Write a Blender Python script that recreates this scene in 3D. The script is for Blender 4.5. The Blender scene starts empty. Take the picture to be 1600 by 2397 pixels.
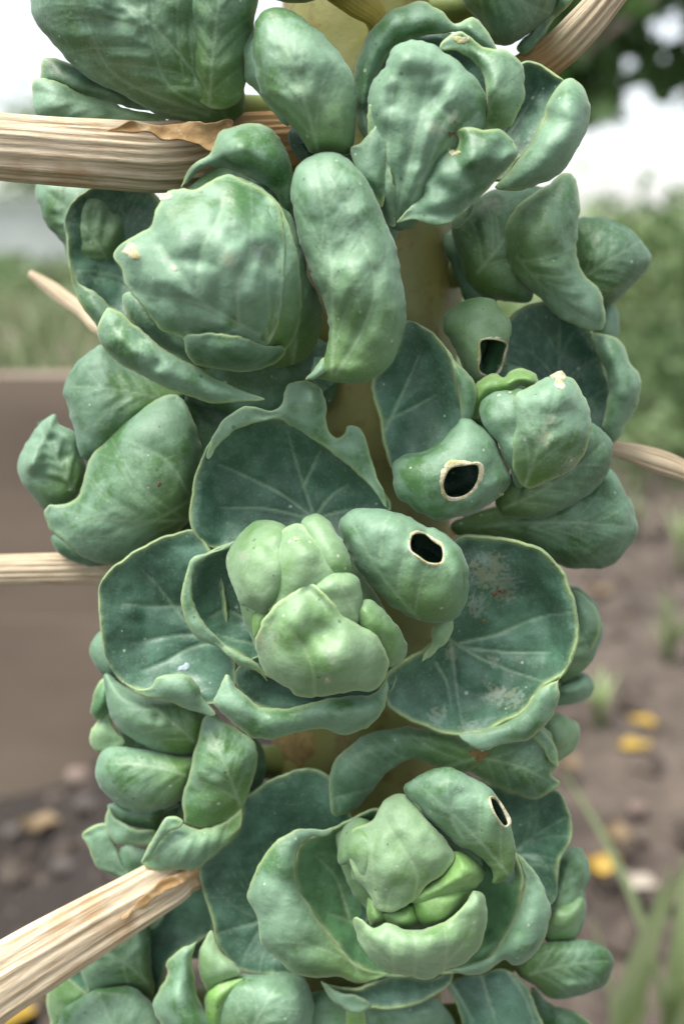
import bpy, math, random
import numpy as np
from mathutils import Vector, Matrix
from mathutils.geometry import delaunay_2d_cdt

scene = bpy.context.scene
COL = scene.collection
random.seed(7)
RNG = np.random.default_rng(11)

# ------------------------------------------------------------------ camera, sky, sun, exposure
CAM_H = 0.55
PITCH = math.radians(16.0)
DIST = 0.24             # metres from the lens to the middle of the plant
FPX = 2400.0            # focal length in photo pixels
S = DIST / FPX          # metres per photo pixel at that distance
CX, CY = 800.0, 1198.5
cam_d = bpy.data.cameras.new('camera')
cam_d.sensor_fit = 'VERTICAL'
cam_d.sensor_height = 36.0
cam_d.lens = 36.0 * FPX / 2397.0
cam_d.clip_start = 0.01
cam_d.clip_end = 500
cam_d.dof.use_dof = True
cam_d.dof.focus_distance = DIST - 0.009
cam_d.dof.aperture_fstop = cam_d.lens / 5.0
cam = bpy.data.objects.new('camera', cam_d)
COL.objects.link(cam)
cam.location = (0, 0, CAM_H)
cam.rotation_euler = (math.pi / 2 - PITCH, 0, 0)
scene.camera = cam
CAM_R = np.array(Matrix.Rotation(math.pi / 2 - PITCH, 3, 'X'))
CAM_P = np.array([0, 0, CAM_H])

SUN_EL, SUN_ROT = math.radians(70), math.radians(240)
world = bpy.data.worlds.new('World')
scene.world = world
world.use_nodes = True
wn = world.node_tree.nodes
wl = world.node_tree.links
wn.clear()
sky = wn.new('ShaderNodeTexSky')
sky.sky_type = 'NISHITA'
sky.sun_disc = False
sky.sun_elevation = SUN_EL
sky.sun_rotation = SUN_ROT
sky.air_density = 1.0
sky.dust_density = 1.0
hsv = wn.new('ShaderNodeHueSaturation')
hsv.inputs['Saturation'].default_value = 0.3
bgn = wn.new('ShaderNodeBackground')
bgn.inputs['Strength'].default_value = 0.05
wo = wn.new('ShaderNodeOutputWorld')
wl.new(sky.outputs[0], hsv.inputs['Color'])
wl.new(hsv.outputs[0], bgn.inputs['Color'])
wl.new(bgn.outputs[0], wo.inputs['Surface'])
sun_d = bpy.data.lights.new('sun', 'SUN')
sun_d.energy = 1.5
sun_d.angle = math.radians(34)
sun_d.color = (1.0, 0.97, 0.92)
sun = bpy.data.objects.new('sun', sun_d)
COL.objects.link(sun)
sd = Vector((math.sin(SUN_ROT) * math.cos(SUN_EL), math.cos(SUN_ROT) * math.cos(SUN_EL), math.sin(SUN_EL)))
sun.rotation_euler = sd.to_track_quat('Z', 'Y').to_euler()
sun.location = (0, 0, 5)
scene.view_settings.view_transform = 'Standard'
scene.view_settings.look = 'None'
scene.view_settings.exposure = 2.3
scene.view_settings.gamma = 1.0
scene.view_settings.use_curve_mapping = False

# ------------------------------------------------------------------ pixel <-> place
LEAN = 0.12
def W(p):
    """(n,3) photo x, y and height z towards the lens (in photo pixels) -> world metres"""
    p = np.atleast_2d(np.asarray(p, float))
    z = p[:, 2] + LEAN * (CY - p[:, 1])
    d = DIST - z * S
    loc = np.stack([(p[:, 0] - CX) / FPX * d, -(p[:, 1] - CY) / FPX * d, -d], 1)
    return loc @ CAM_R.T + CAM_P

def ray(x, y):
    v = CAM_R @ np.array([(x - CX) / FPX, -(y - CY) / FPX, -1.0])
    return v / np.linalg.norm(v)

def on_ground(x, y, h=0.0):
    v = ray(x, y)
    return CAM_P + v * ((h - CAM_H) / v[2])

def mound(x, y):
    return .19 * np.exp(-((x + .1) / .135) ** 2 - ((y - .84) / .14) ** 2)

def on_soil(x, y, h=0.0):
    v = ray(x, y); t = .2
    while t < 12:
        p = CAM_P + v * t
        if p[2] < mound(p[0], p[1]) + h: return p
        t += .004
    return on_ground(x, y, h)

def at_depth(x, y, dist):
    v = ray(x, y)
    return CAM_P + v * (dist / v[1])

VIEW = {'A': (0, 0), 'B': (800, 0), 'C': (0, 700), 'D': (800, 700), 'E': (0, 1200), 'F': (800, 1200),
        'G': (0, 1597), 'H': (800, 1597), 'X': (200, 280, 2.0632), 'Y': (560, 1780, 2.1189), 'Z': (420, 1180, 2.3059), 'V': (880, 660, 2.3758)}
def pts(view, text):
    out = []
    for tok in text.split():
        v = [float(q) for q in tok.split(',')]
        x, y = v[0], v[1]
        z = v[2] if len(v) > 2 else 0.0
        if view == 'N':
            x, y = x / 0.98, y / 0.98
        else:
            o = VIEW[view]
            k = o[2] if len(o) > 2 else 1.96
            x, y = o[0] + x / k, o[1] + y / k
        out.append((x, y, z))
    return np.array(out)

# ------------------------------------------------------------------ small maths
def hash3(i, j, k, s):
    n = (i * 374761393 + j * 668265263 + k * 1274126177 + s * 974711) & 0x7fffffff
    n = ((n ^ (n >> 13)) * 1274126177) & 0x7fffffff
    n = ((n ^ (n >> 15)) * 461845907) & 0x7fffffff
    return ((n ^ (n >> 12)) & 0xffff) / 32767.5 - 1.0

def noise3(p, s=0):
    p = np.asarray(p, float)
    i = np.floor(p).astype(np.int64)
    f = p - i
    u = f * f * f * (f * (f * 6 - 15) + 10)
    r = 0
    for a in (0, 1):
        for b in (0, 1):
            for c in (0, 1):
                w = (u[:, 0] if a else 1 - u[:, 0]) * (u[:, 1] if b else 1 - u[:, 1]) * (u[:, 2] if c else 1 - u[:, 2])
                r = r + w * hash3(i[:, 0] + a, i[:, 1] + b, i[:, 2] + c, s)
    return r

def catmull_closed(P, step):
    n = len(P)
    out = []
    for i in range(n):
        p0, p1, p2, p3 = P[i - 1], P[i], P[(i + 1) % n], P[(i + 2) % n]
        L = np.linalg.norm((p2 - p1)[:2])
        k = max(1, int(round(L / step)))
        a = max(np.linalg.norm((p1 - p0)[:2]), 1e-3) ** .5
        b = max(L, 1e-3) ** .5
        c = max(np.linalg.norm((p3 - p2)[:2]), 1e-3) ** .5
        m1 = (p2 - p1) + b * ((p1 - p0) / a - (p2 - p0) / (a + b))
        m2 = (p2 - p1) + b * ((p3 - p2) / c - (p3 - p1) / (b + c))
        for q in range(k):
            t = q / k
            t2, t3 = t * t, t * t * t
            out.append((2 * t3 - 3 * t2 + 1) * p1 + (t3 - 2 * t2 + t) * m1 + (-2 * t3 + 3 * t2) * p2 + (t3 - t2) * m2)
    return np.array(out)

def catmull_open(P, n):
    P = np.asarray(P, float)
    Q = np.vstack([2 * P[0] - P[1], P, 2 * P[-1] - P[-2]])
    out = []
    m = len(P) - 1
    for k in range(n + 1):
        t = k / n * m
        i = min(int(t), m - 1)
        t -= i
        p0, p1, p2, p3 = Q[i], Q[i + 1], Q[i + 2], Q[i + 3]
        out.append(.5 * ((2 * p1) + (p2 - p0) * t + (2 * p0 - 5 * p1 + 4 * p2 - p3) * t * t + (-p0 + 3 * p1 - 3 * p2 + p3) * t ** 3))
    return np.array(out)

def inside(poly, q):
    x, y = q[:, 0], q[:, 1]
    r = np.zeros(len(q), bool)
    n = len(poly)
    for i in range(n):
        x1, y1 = poly[i][:2]
        x2, y2 = poly[(i + 1) % n][:2]
        c = ((y1 > y) != (y2 > y))
        with np.errstate(divide='ignore', invalid='ignore'):
            r ^= c & (x < (x2 - x1) * (y - y1) / (y2 - y1 + 1e-12) + x1)
    return r

def seg_dist(q, a, b):
    """distance from every q to every segment; returns dist, t (n,m)"""
    ab = b - a
    L2 = (ab ** 2).sum(1) + 1e-9
    t = np.clip(((q[:, None] - a[None]) * ab[None]).sum(2) / L2[None], 0, 1)
    d = np.linalg.norm(q[:, None] - (a[None] + t[..., None] * ab[None]), axis=2)
    return d, t

def smooth01(x):
    x = np.clip(x, 0, 1)
    return x * x * (3 - 2 * x)

# ------------------------------------------------------------------ materials
def new_mat(name):
    m = bpy.data.materials.new(name)
    m.use_nodes = True
    nt = m.node_tree
    nt.nodes.clear()
    return m, nt

class N:
    def __init__(s, nt): s.nt = nt
    def n(s, t, **k):
        nd = s.nt.nodes.new(t)
        for a, v in k.items():
            if a.startswith('i_'):
                nd.inputs[a[2:].replace('_', ' ')].default_value = v
            else:
                setattr(nd, a, v)
        return nd
    def l(s, a, b): s.nt.links.new(a, b)
    def mix(s, fac, a, b, mode='MIX'):
        nd = s.nt.nodes.new('ShaderNodeMix'); nd.data_type = 'RGBA'; nd.blend_type = mode
        for sock, v in ((nd.inputs[0], fac), (nd.inputs[6], a), (nd.inputs[7], b)):
            if hasattr(v, 'is_output'): s.l(v, sock)
            elif isinstance(v, (int, float)): sock.default_value = v
            else: sock.default_value = (*v, 1)
        return nd.outputs[2]
    def math(s, op, a, b=0.0, clamp=False):
        nd = s.nt.nodes.new('ShaderNodeMath'); nd.operation = op; nd.use_clamp = clamp
        for sock, v in ((nd.inputs[0], a), (nd.inputs[1], b)):
            if hasattr(v, 'is_output'): s.l(v, sock)
            else: sock.default_value = v
        return nd.outputs[0]
    def ramp(s, v, lo, hi):
        nd = s.nt.nodes.new('ShaderNodeMapRange'); nd.interpolation_type = 'SMOOTHSTEP'
        s.l(v, nd.inputs[0]); nd.inputs[1].default_value = lo; nd.inputs[2].default_value = hi
        return nd.outputs[0]
    def noise(s, vec, scale, detail=4, rough=.55):
        nd = s.n('ShaderNodeTexNoise'); nd.inputs['Scale'].default_value = scale
        nd.inputs['Detail'].default_value = detail; nd.inputs['Roughness'].default_value = rough
        s.l(vec, nd.inputs['Vector']); return nd.outputs['Fac']
    def attr(s, name):
        nd = s.n('ShaderNodeAttribute'); nd.attribute_name = name; return nd.outputs['Fac']

def leaf_material(name, wax, green, inner, rub=(.5, .7), rubamt=.75, edgecol=(.36, .47, .2), veincol=(.36, .5, .32), basal=(.1, .2, .035)):
    m, nt = new_mat(name)
    g = N(nt)
    geo = g.n('ShaderNodeNewGeometry')
    oi = g.n('ShaderNodeObjectInfo')
    off = g.n('ShaderNodeVectorMath', operation='ADD')
    g.l(geo.outputs['Position'], off.inputs[0]); g.l(oi.outputs['Random'], off.inputs[1])
    P = off.outputs[0]
    n_big = g.noise(P, 62, 3, .55)
    n_mid = g.noise(P, 240, 3, .62)
    n_fine = g.noise(P, 1700, 2, .6)
    mixn = g.math('ADD', g.math('MULTIPLY', n_big, .66), g.math('MULTIPLY', n_mid, .34))
    rubm = g.math('MULTIPLY', g.ramp(mixn, rub[0], rub[1]), rubamt)
    outer = g.mix(rubm, wax, green)
    outer = g.mix(g.math('MULTIPLY', g.ramp(mixn, .5, .36), .55), outer, tuple(min(1, c * 1.3 + .05) for c in wax))
    outer = g.mix(g.math('MULTIPLY', g.attr('basal'), .8), outer, basal)
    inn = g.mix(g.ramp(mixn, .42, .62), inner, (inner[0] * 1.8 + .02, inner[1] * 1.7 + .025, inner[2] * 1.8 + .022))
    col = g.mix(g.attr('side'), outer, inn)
    col = g.mix(g.math('MULTIPLY', g.attr('vein'), g.math('ADD', .14, g.math('MULTIPLY', n_mid, .5))), col, veincol)
    col = g.mix(g.math('MULTIPLY', g.attr('edge'), g.math('MULTIPLY', g.ramp(mixn, .3, .6), .85)), col, edgecol)
    sc_n = g.noise(P, 800, 3, .7)
    scm = g.ramp(g.math('ADD', g.attr('scuff'), g.math('MULTIPLY', g.math('SUBTRACT', sc_n, .5), 2.4)), .5, .95)
    scol = g.mix(g.ramp(n_mid, .42, .58), (.34, .36, .22), (.3, .37, .31))
    col = g.mix(g.math('MULTIPLY', scm, g.math('MULTIPLY', g.ramp(g.attr('scuff'), .02, .3), .5)), col, scol)
    # specks of dirt and flecks of rubbed wax
    v2 = g.n('ShaderNodeTexVoronoi', feature='F1'); v2.inputs['Scale'].default_value = 430; g.l(P, v2.inputs['Vector'])
    sepc = g.n('ShaderNodeSeparateColor'); g.l(v2.outputs['Color'], sepc.inputs[0])
    gate = g.ramp(sepc.outputs[0], .72, .76)
    rad = g.math('MULTIPLY', sepc.outputs[1], .2)
    sp = g.math('MULTIPLY', g.math('LESS_THAN', v2.outputs['Distance'], rad), gate)
    col = g.mix(g.math('MULTIPLY', sp, .6), col, g.mix(g.math('GREATER_THAN', sepc.outputs[2], .62), (.035, .06, .02), (.5, .56, .46)))
    col = g.mix(g.math('MULTIPLY', g.ramp(n_fine, .54, .75), .15), col, (.55, .62, .55))
    bs = g.n('ShaderNodeBsdfPrincipled')
    g.l(col, bs.inputs['Base Color'])
    g.l(g.math('ADD', g.math('MULTIPLY', rubm, -.16), g.math('ADD', .52, g.math('MULTIPLY', n_mid, .14))), bs.inputs['Roughness'])
    bs.inputs['Specular IOR Level'].default_value = .65
    bs.inputs['Sheen Weight'].default_value = .16      # powdery wax bloom
    bs.inputs['Sheen Roughness'].default_value = .35
    bs.inputs['Sheen Tint'].default_value = (.85, 1, .95, 1)
    tr = g.n('ShaderNodeBsdfTranslucent')
    g.l(g.mix(.6, col, (.2, .45, .05)), tr.inputs['Color'])
    mx = g.n('ShaderNodeMixShader'); mx.inputs[0].default_value = .06
    b1 = g.n('ShaderNodeBump'); b1.inputs['Strength'].default_value = .5; b1.inputs['Distance'].default_value = .0007
    g.l(n_mid, b1.inputs['Height']); g.l(b1.outputs[0], bs.inputs['Normal'])
    out = g.n('ShaderNodeOutputMaterial')
    g.l(bs.outputs[0], mx.inputs[1]); g.l(tr.outputs[0], mx.inputs[2]); g.l(mx.outputs[0], out.inputs['Surface'])
    return m

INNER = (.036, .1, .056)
MAT = {
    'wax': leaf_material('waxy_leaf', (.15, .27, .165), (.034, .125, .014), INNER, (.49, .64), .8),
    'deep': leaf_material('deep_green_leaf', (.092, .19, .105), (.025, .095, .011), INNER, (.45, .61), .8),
    'heart': leaf_material('heart_leaf', (.2, .325, .165), (.09, .225, .035), (.05, .14, .05), (.47, .66), .75, (.42, .54, .25), (.4, .53, .3), (.15, .31, .04)),
    'bright': leaf_material('bright_heart_leaf', (.19, .35, .105), (.11, .27, .035), (.06, .16, .03), (.42, .66), .8, (.42, .54, .25), (.4, .53, .28), (.17, .35, .04)),
}

def simple_mat(name, c1, c2, scale=40, rough=.8, c3=None, bump=.3, bdist=.002, scale2=None, lo=.35, hi=.65):
    m, nt = new_mat(name)
    g = N(nt)
    geo = g.n('ShaderNodeNewGeometry')
    n1 = g.noise(geo.outputs['Position'], scale, 6, .6)
    n2 = g.noise(geo.outputs['Position'], scale2 or scale * 6, 4, .6)
    col = g.mix(g.ramp(n1, lo, hi), c1, c2)
    if c3: col = g.mix(g.math('MULTIPLY', g.ramp(n2, .5, .72), .8), col, c3)
    bs = g.n('ShaderNodeBsdfPrincipled'); bs.inputs['Roughness'].default_value = rough
    g.l(col, bs.inputs['Base Color'])
    b = g.n('ShaderNodeBump'); b.inputs['Strength'].default_value = bump; b.inputs['Distance'].default_value = bdist
    g.l(g.math('ADD', n1, n2), b.inputs['Height']); g.l(b.outputs[0], bs.inputs['Normal'])
    out = g.n('ShaderNodeOutputMaterial'); g.l(bs.outputs[0], out.inputs['Surface'])
    return m

def straw_material():
    m, nt = new_mat('dry_straw')
    g = N(nt)
    uv = g.n('ShaderNodeUVMap')
    mp = g.n('ShaderNodeMapping'); mp.inputs['Scale'].default_value = (44, 1.3, 1)
    g.l(uv.outputs[0], mp.inputs[0])
    n1 = g.noise(mp.outputs[0], 1.0, 5, .65)
    mp2 = g.n('ShaderNodeMapping'); mp2.inputs['Scale'].default_value = (9, .8, 1)
    g.l(uv.outputs[0], mp2.inputs[0])
    n2 = g.noise(mp2.outputs[0], 1.0, 4, .6)
    geo = g.n('ShaderNodeNewGeometry')
    n3 = g.noise(geo.outputs['Position'], 60, 4)
    col = g.mix(g.ramp(n1, .35, .62), (.4, .29, .17), (.66, .55, .38))
    col = g.mix(g.math('MULTIPLY', g.ramp(n2, .5, .7), .7), col, (.74, .64, .47))
    col = g.mix(g.math('MULTIPLY', g.ramp(n3, .56, .7), .45), col, (.36, .19, .07))
    col = g.mix(g.math('MULTIPLY', g.attr('tipbrown'), .85), col, (.36, .2, .07))
    bs = g.n('ShaderNodeBsdfPrincipled'); bs.inputs['Roughness'].default_value = .62
    g.l(col, bs.inputs['Base Color'])
    b = g.n('ShaderNodeBump'); b.inputs['Strength'].default_value = .7; b.inputs['Distance'].default_value = .0008
    g.l(n1, b.inputs['Height']); g.l(b.outputs[0], bs.inputs['Normal'])
    out = g.n('ShaderNodeOutputMaterial'); g.l(bs.outputs[0], out.inputs['Surface'])
    return m

MAT['straw'] = straw_material()
MAT['peel'] = simple_mat('papery_peel', (.3, .17, .06), (.42, .27, .12), 60, .7, (.5, .38, .22), .4, .001)
MAT['cork'] = simple_mat('corky_scar', (.4, .38, .18), (.62, .58, .44), 300, .8, (.22, .24, .07), .5, .0005)
MAT['scar'] = simple_mat('brown_scar', (.2, .13, .045), (.3, .22, .07), 90, .8, (.12, .06, .025), .5, .001)
MAT['stalk'] = simple_mat('stalk_skin', (.17, .19, .05), (.25, .24, .07), 30, .5, (.17, .11, .028), .25, .001)
MAT['neck'] = simple_mat('sprout_neck', (.12, .17, .04), (.18, .22, .06), 60, .55, None, .2, .001)
MAT['yellow_stalk'] = simple_mat('yellowing_stalk', (.5, .4, .08), (.58, .47, .13), 60, .5, None, .2, .001)
MAT['speck'] = simple_mat('dirt_speck', (.12, .05, .02), (.3, .2, .13), 600, .9)
MAT['scuff'] = simple_mat('scuffed_leaf', (.16, .24, .19), (.3, .38, .33), 500, .7, (.4, .47, .42))
MAT['blister'] = simple_mat('blistered_leaf', (.2, .27, .12), (.32, .37, .2), 400, .7, (.42, .45, .3))
MAT['chaff'] = simple_mat('pale_chaff', (.32, .4, .42), (.45, .52, .54), 600, .8)

# ------------------------------------------------------------------ object helpers
def tag(o, label=None, cat=None, group=None, kind=None):
    if label: o['label'] = label
    if cat: o['category'] = cat
    if group: o['group'] = group
    if kind: o['kind'] = kind
    return o

def empty(name, loc):
    o = bpy.data.objects.new(name, None)
    o.empty_display_size = .01
    COL.objects.link(o)
    o.location = loc
    return o

def mesh_obj(name, V, F, mat, parent=None, attrs=None, uv=None, smooth=True, origin=None):
    V = np.asarray(V, float)
    org = np.zeros(3)
    if parent is not None:
        q = parent
        while q is not None:
            org = org + np.array(q.location); q = q.parent
    elif origin is not None:
        org = np.asarray(origin, float)
    me = bpy.data.meshes.new(name)
    me.from_pydata((V - org).tolist(), [], [list(map(int, f)) for f in F])
    if smooth: me.polygons.foreach_set('use_smooth', np.ones(len(me.polygons), bool))
    for k, v in (attrs or {}).items():
        a = me.attributes.new(k, 'FLOAT', 'POINT')
        a.data.foreach_set('value', np.asarray(v, np.float32))
    if uv is not None:
        lay = me.uv_layers.new(name='UVMap')
        idx = np.empty(len(me.loops), np.int32); me.loops.foreach_get('vertex_index', idx)
        lay.data.foreach_set('uv', np.asarray(uv, np.float32)[idx].ravel())
    me.materials.append(mat)
    me.update()
    o = bpy.data.objects.new(name, me)
    COL.objects.link(o)
    if parent is not None: o.parent = parent
    elif origin is not None: o.location = origin
    return o

def tube(P, R, nseg=16, flat=None, ridge=0, rseed=0, sub=40, caps=True):
    """P (k,3) world points, R radii -> V, F, uv ; flat = second radius factor; ridge = groove depth"""
    P = catmull_open(P, sub); R = catmull_open(np.asarray(R, float)[:, None], sub)[:, 0]
    n = len(P)
    T = np.gradient(P, axis=0); T /= np.linalg.norm(T, axis=1)[:, None]
    a = np.cross(T[0], [0.0, 1.0, 0.02]); a /= np.linalg.norm(a)
    V, uv = [], []
    th = np.linspace(0, 2 * math.pi, nseg, endpoint=False)
    L = np.concatenate([[0], np.cumsum(np.linalg.norm(np.diff(P, axis=0), axis=1))])
    rg = np.zeros(nseg)
    if ridge:
        r0 = np.random.default_rng(rseed)
        for q in range(12):
            k = r0.integers(4, 26); rg += r0.uniform(.3, 1) * np.cos(k * th + r0.uniform(0, 6.3)) / (1 + k * .03)
        rg = rg / np.abs(rg).max()
    for i in range(n):
        a = a - T[i] * a.dot(T[i]); a /= np.linalg.norm(a)
        b = np.cross(T[i], a)
        wob = noise3(np.stack([np.cos(th) * 2.2, np.sin(th) * 2.2, np.full(nseg, L[i] * 45)], 1), rseed) if ridge else 0
        r = R[i] * (1 + ridge * rg + ridge * .5 * wob)
        f = flat if flat else 1.0
        V.append(P[i] + np.outer(np.cos(th) * r, a) + np.outer(np.sin(th) * r * f, b))
        uv += [(t / (2 * math.pi), L[i] * 40) for t in th]
    V = np.vstack(V)
    F = []
    for i in range(n - 1):
        for j in range(nseg):
            j2 = (j + 1) % nseg
            F.append((i * nseg + j, i * nseg + j2, (i + 1) * nseg + j2, (i + 1) * nseg + j))
    if caps:
        F.append(tuple(range(nseg))[::-1]); F.append(tuple((n - 1) * nseg + j for j in range(nseg)))
    return V, F, np.array(uv)

# ------------------------------------------------------------------ the leaf builder
TH = 5.5
SURF = {}
def auto_veins(base, tip, n=4, spread=.9, fan=False):
    base, tip = np.array(base[:2]), np.array(tip[:2])
    ax = tip - base; L = np.linalg.norm(ax); ax = ax / L
    pr = np.array([-ax[1], ax[0]])
    segs = []
    def curve(p, q, bend, w0, w1):
        k = 8
        prev = p
        nn = np.array([-(q - p)[1], (q - p)[0]])
        for i in range(1, k + 1):
            t = i / k
            c = p + (q - p) * t + nn * bend * math.sin(math.pi * t)
            segs.append((prev, c, w0 + (w1 - w0) * (i - 1) / k)); prev = c
    curve(base, tip, random.uniform(-.06, .06), 8, 3.5)
    for i in range(n):
        t = .04 + .7 * i / n + random.uniform(-.02, .02)
        for s in (-1, 1):
            t2 = min(.92, t + random.uniform(0, .07))
            p = base + ax * L * t2
            ln = L * (.75 - .35 * t2) * random.uniform(.85, 1.1)
            ang = spread * random.uniform(.85, 1.15) * (1.1 - .35 * t2)
            q = p + (ax * math.cos(ang) + pr * s * math.sin(ang)) * ln
            curve(p, q, -s * .09, 5.5 - 2 * t2, 2.2)
            for u in (.45, .7):
                r = p + (q - p) * u
                a2 = ang - s * 0 + random.choice((-.6, .5))
                q2 = r + (ax * math.cos(a2) + pr * s * math.sin(a2)) * ln * .35
                curve(r, q2, -s * .05, 3, 1.6)
    return segs

def leaf(parent, view, outline, z=0.0, h=50.0, p=.5, face='out', mat='wax', free=False, base=None, tip=None, nv=4,
         veins=None, holes=(), pins='', bump=1.0, th=TH, name='leaf', grad=(0, 0), step=5.4, label=None, lip=0, spread=.9,
         wave=1.0, rimw=1.0, ball=None, scuffs='', seed=None, lump=112.0):
    seed = seed if seed is not None else random.randint(0, 9999)
    P0 = pts(view, outline)
    ctr = P0.mean(0)
    B = catmull_closed(P0, 5.0)
    area = .5 * (B[:, 0] * np.roll(B[:, 1], -1) - np.roll(B[:, 0], -1) * B[:, 1]).sum()
    if area < 0: B = B[::-1]
    nrm2 = np.roll(B[:, :2], -1, 0) - np.roll(B[:, :2], 1, 0)
    nrm2 = np.stack([-nrm2[:, 1], nrm2[:, 0]], 1); nrm2 /= np.linalg.norm(nrm2, axis=1)[:, None] + 1e-9   # inward
    w = noise3(np.stack([B[:, 0] / 38, B[:, 1] / 38, np.full(len(B), seed * .37)], 1), 3) * 3.2 * wave
    w += noise3(np.stack([B[:, 0] / 13, B[:, 1] / 13, np.full(len(B), seed * .37)], 1), 4) * 1.7 * wave
    B[:, :2] += nrm2 * w[:, None]
    nb = len(B)
    H = [catmull_closed(pts(view, t), 4.0) for t in holes]
    # interior points: rings close to the edge + jittered hex grid
    cand = [B[:, :2] + nrm2 * 1.8, (B[:, :2] + nrm2 * 4.4)]
    x0, y0 = B[:, 0].min(), B[:, 1].min(); x1, y1 = B[:, 0].max(), B[:, 1].max()
    gx, gy = np.meshgrid(np.arange(x0, x1, step), np.arange(y0, y1, step * .87))
    gx = gx + (np.arange(gx.shape[0]) % 2)[:, None] * step / 2
    grid = np.stack([gx.ravel(), gy.ravel()], 1) + RNG.uniform(-.8, .8, (gx.size, 2))
    def bdist(q, poly):
        out = np.empty(len(q))
        for s0 in range(0, len(q), 1500):
            out[s0:s0 + 1500] = np.sqrt(((q[s0:s0 + 1500, None] - poly[None, :, :2]) ** 2).sum(2).min(1))
        return out
    grid = grid[inside(B, grid)]
    grid = grid[bdist(grid, B) > 6.2]
    c2 = []
    for c, lim in zip(cand, (1.5, 3.9)):
        ok = inside(B, c); d = bdist(c, B)
        c2.append(c[ok & (d > lim)])
    Q = np.vstack(c2 + [grid])
    for hp in H:
        dd = bdist(Q, hp); Q = Q[(~inside(hp, Q)) & (dd > 2.5)]
    verts = [Vector((float(a), float(b))) for a, b in B[:, :2]]
    edges = [(i, (i + 1) % nb) for i in range(nb)]
    for hp in H:
        k = len(verts)
        verts += [Vector((float(a), float(b))) for a, b in hp[:, :2]]
        edges += [(k + i, k + (i + 1) % len(hp)) for i in range(len(hp))]
    verts += [Vector((float(a), float(b))) for a, b in Q]
    rv, re, rf, ov, oe, of = delaunay_2d_cdt(verts, edges, [], 1, 1e-4)
    X = np.array([(v.x, v.y) for v in rv])
    Fc = np.array([f for f in rf if len(f) == 3], int)
    cen = X[Fc].mean(1)
    keep = inside(B, cen)
    for hp in H: keep &= ~inside(hp, cen)
    Fc = Fc[keep]
    used = np.unique(Fc); remap = -np.ones(len(X), int); remap[used] = np.arange(len(used))
    orig = [ov[i] for i in used]
    X = X[used]; Fc = remap[Fc]
    a2 = (X[Fc[:, 1]] - X[Fc[:, 0]]); b2 = (X[Fc[:, 2]] - X[Fc[:, 0]])
    flip = (a2[:, 0] * b2[:, 1] - a2[:, 1] * b2[:, 0]) > 0
    Fc[flip] = Fc[flip][:, ::-1]
    n = len(X)
    onb = np.zeros(n, bool); zb = np.zeros(n); isb_any = np.zeros(n, bool)
    for i, og in enumerate(orig):
        for k in og:
            if k < nb:
                onb[i] = True; zb[i] = B[k, 2]
    # cotangent Laplacian
    I, J, Wt = [], [], []
    for a, b, c in ((0, 1, 2), (1, 2, 0), (2, 0, 1)):
        u = X[Fc[:, a]] - X[Fc[:, c]]; v = X[Fc[:, b]] - X[Fc[:, c]]
        cr = np.abs(u[:, 0] * v[:, 1] - u[:, 1] * v[:, 0]) + 1e-6
        I.append(Fc[:, a]); J.append(Fc[:, b]); Wt.append(np.clip(.5 * (u * v).sum(1) / cr, -.2, 5))
    I = np.concatenate(I); J = np.concatenate(J); Wt = np.concatenate(Wt)
    Wt = np.maximum(Wt, 1e-3)
    free_m = (~onb).astype(float)
    # the lumped area for the load
    ar = np.abs(a2[:, 0] * b2[:, 1] - a2[:, 1] * b2[:, 0]) / 6
    load = np.bincount(Fc.ravel(), np.repeat(ar, 3), n)
    diag = np.bincount(I, Wt, n) + np.bincount(J, Wt, n)
    def mv(x):
        d = Wt * (x[I] - x[J])
        return np.bincount(I, d, n) - np.bincount(J, d, n)
    def cg(b, x):
        r = (b - mv(x)) * free_m
        zz = r / diag; pp = zz.copy(); rz = r @ zz; r0 = max(rz, 1e-20)
        for it in range(400):
            if rz < r0 * 1e-7: break
            Ap = mv(pp) * free_m
            al = rz / (pp @ Ap + 1e-30)
            x = x + al * pp; r = r - al * Ap
            zz = r / diag; rz2 = r @ zz; pp = zz + (rz2 / rz) * pp; rz = rz2
        return x
    if free and face == 'out': p = max(p, .5) * 1.35
    u = cg(load, np.zeros(n)); u = np.maximum(u, 0); u /= u.max() + 1e-9
    base_z = cg(np.zeros(n), zb * onb) if np.abs(zb).max() > .1 else np.zeros(n)
    Z = z + base_z + h * u ** p + grad[0] * (X[:, 0] - ctr[0]) + grad[1] * (X[:, 1] - ctr[1])
    if ball:      # lie on the rounded body of the head
        bc = pts(ball[0], f'{ball[1]},{ball[2]}')[0]; bk = 1.96 if ball[0] in 'ABCDEFGH' else (.98 if ball[0] == 'N' else VIEW[ball[0]][2])
        rr2 = ((X[:, 0] - bc[0]) / (ball[3] / bk)) ** 2 + ((X[:, 1] - bc[1]) / (ball[4] / bk)) ** 2
        Z = Z + ball[5] + ball[6] * (np.sqrt(np.maximum(1 - np.minimum(rr2, .96), .04)) - .9 * np.maximum(rr2 - .96, 0))
    for tok in pins.split():
        px, py, dz, rr = [float(q) for q in tok.split(',')]
        c = pts(view, f'{px},{py}')[0]
        rr = rr / 1.96 if view != 'N' else rr
        Z += dz * np.exp(-((X - c[:2]) ** 2).sum(1) / (rr * rr))
    # veins
    segs = []
    if base is not None:
        bp = pts(view, base)[0]
        if tip is not None: tp = pts(view, tip)[0]
        else:
            far = ((B[:, :2] - bp[:2]) ** 2).sum(1); tp = B[far.argmax()]
        segs = auto_veins(bp, tp, nv, spread)
    for line in (veins or '').split(';'):
        if line.strip():
            c = catmull_open(pts(view, line)[:, :2], 14)
            segs += [(c[i], c[i + 1], (9.0 if face == 'in' else 7.5) * (1 - .6 * i / 14)) for i in range(14)]
    vein = np.zeros(n); vwide = np.zeros(n)
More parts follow.
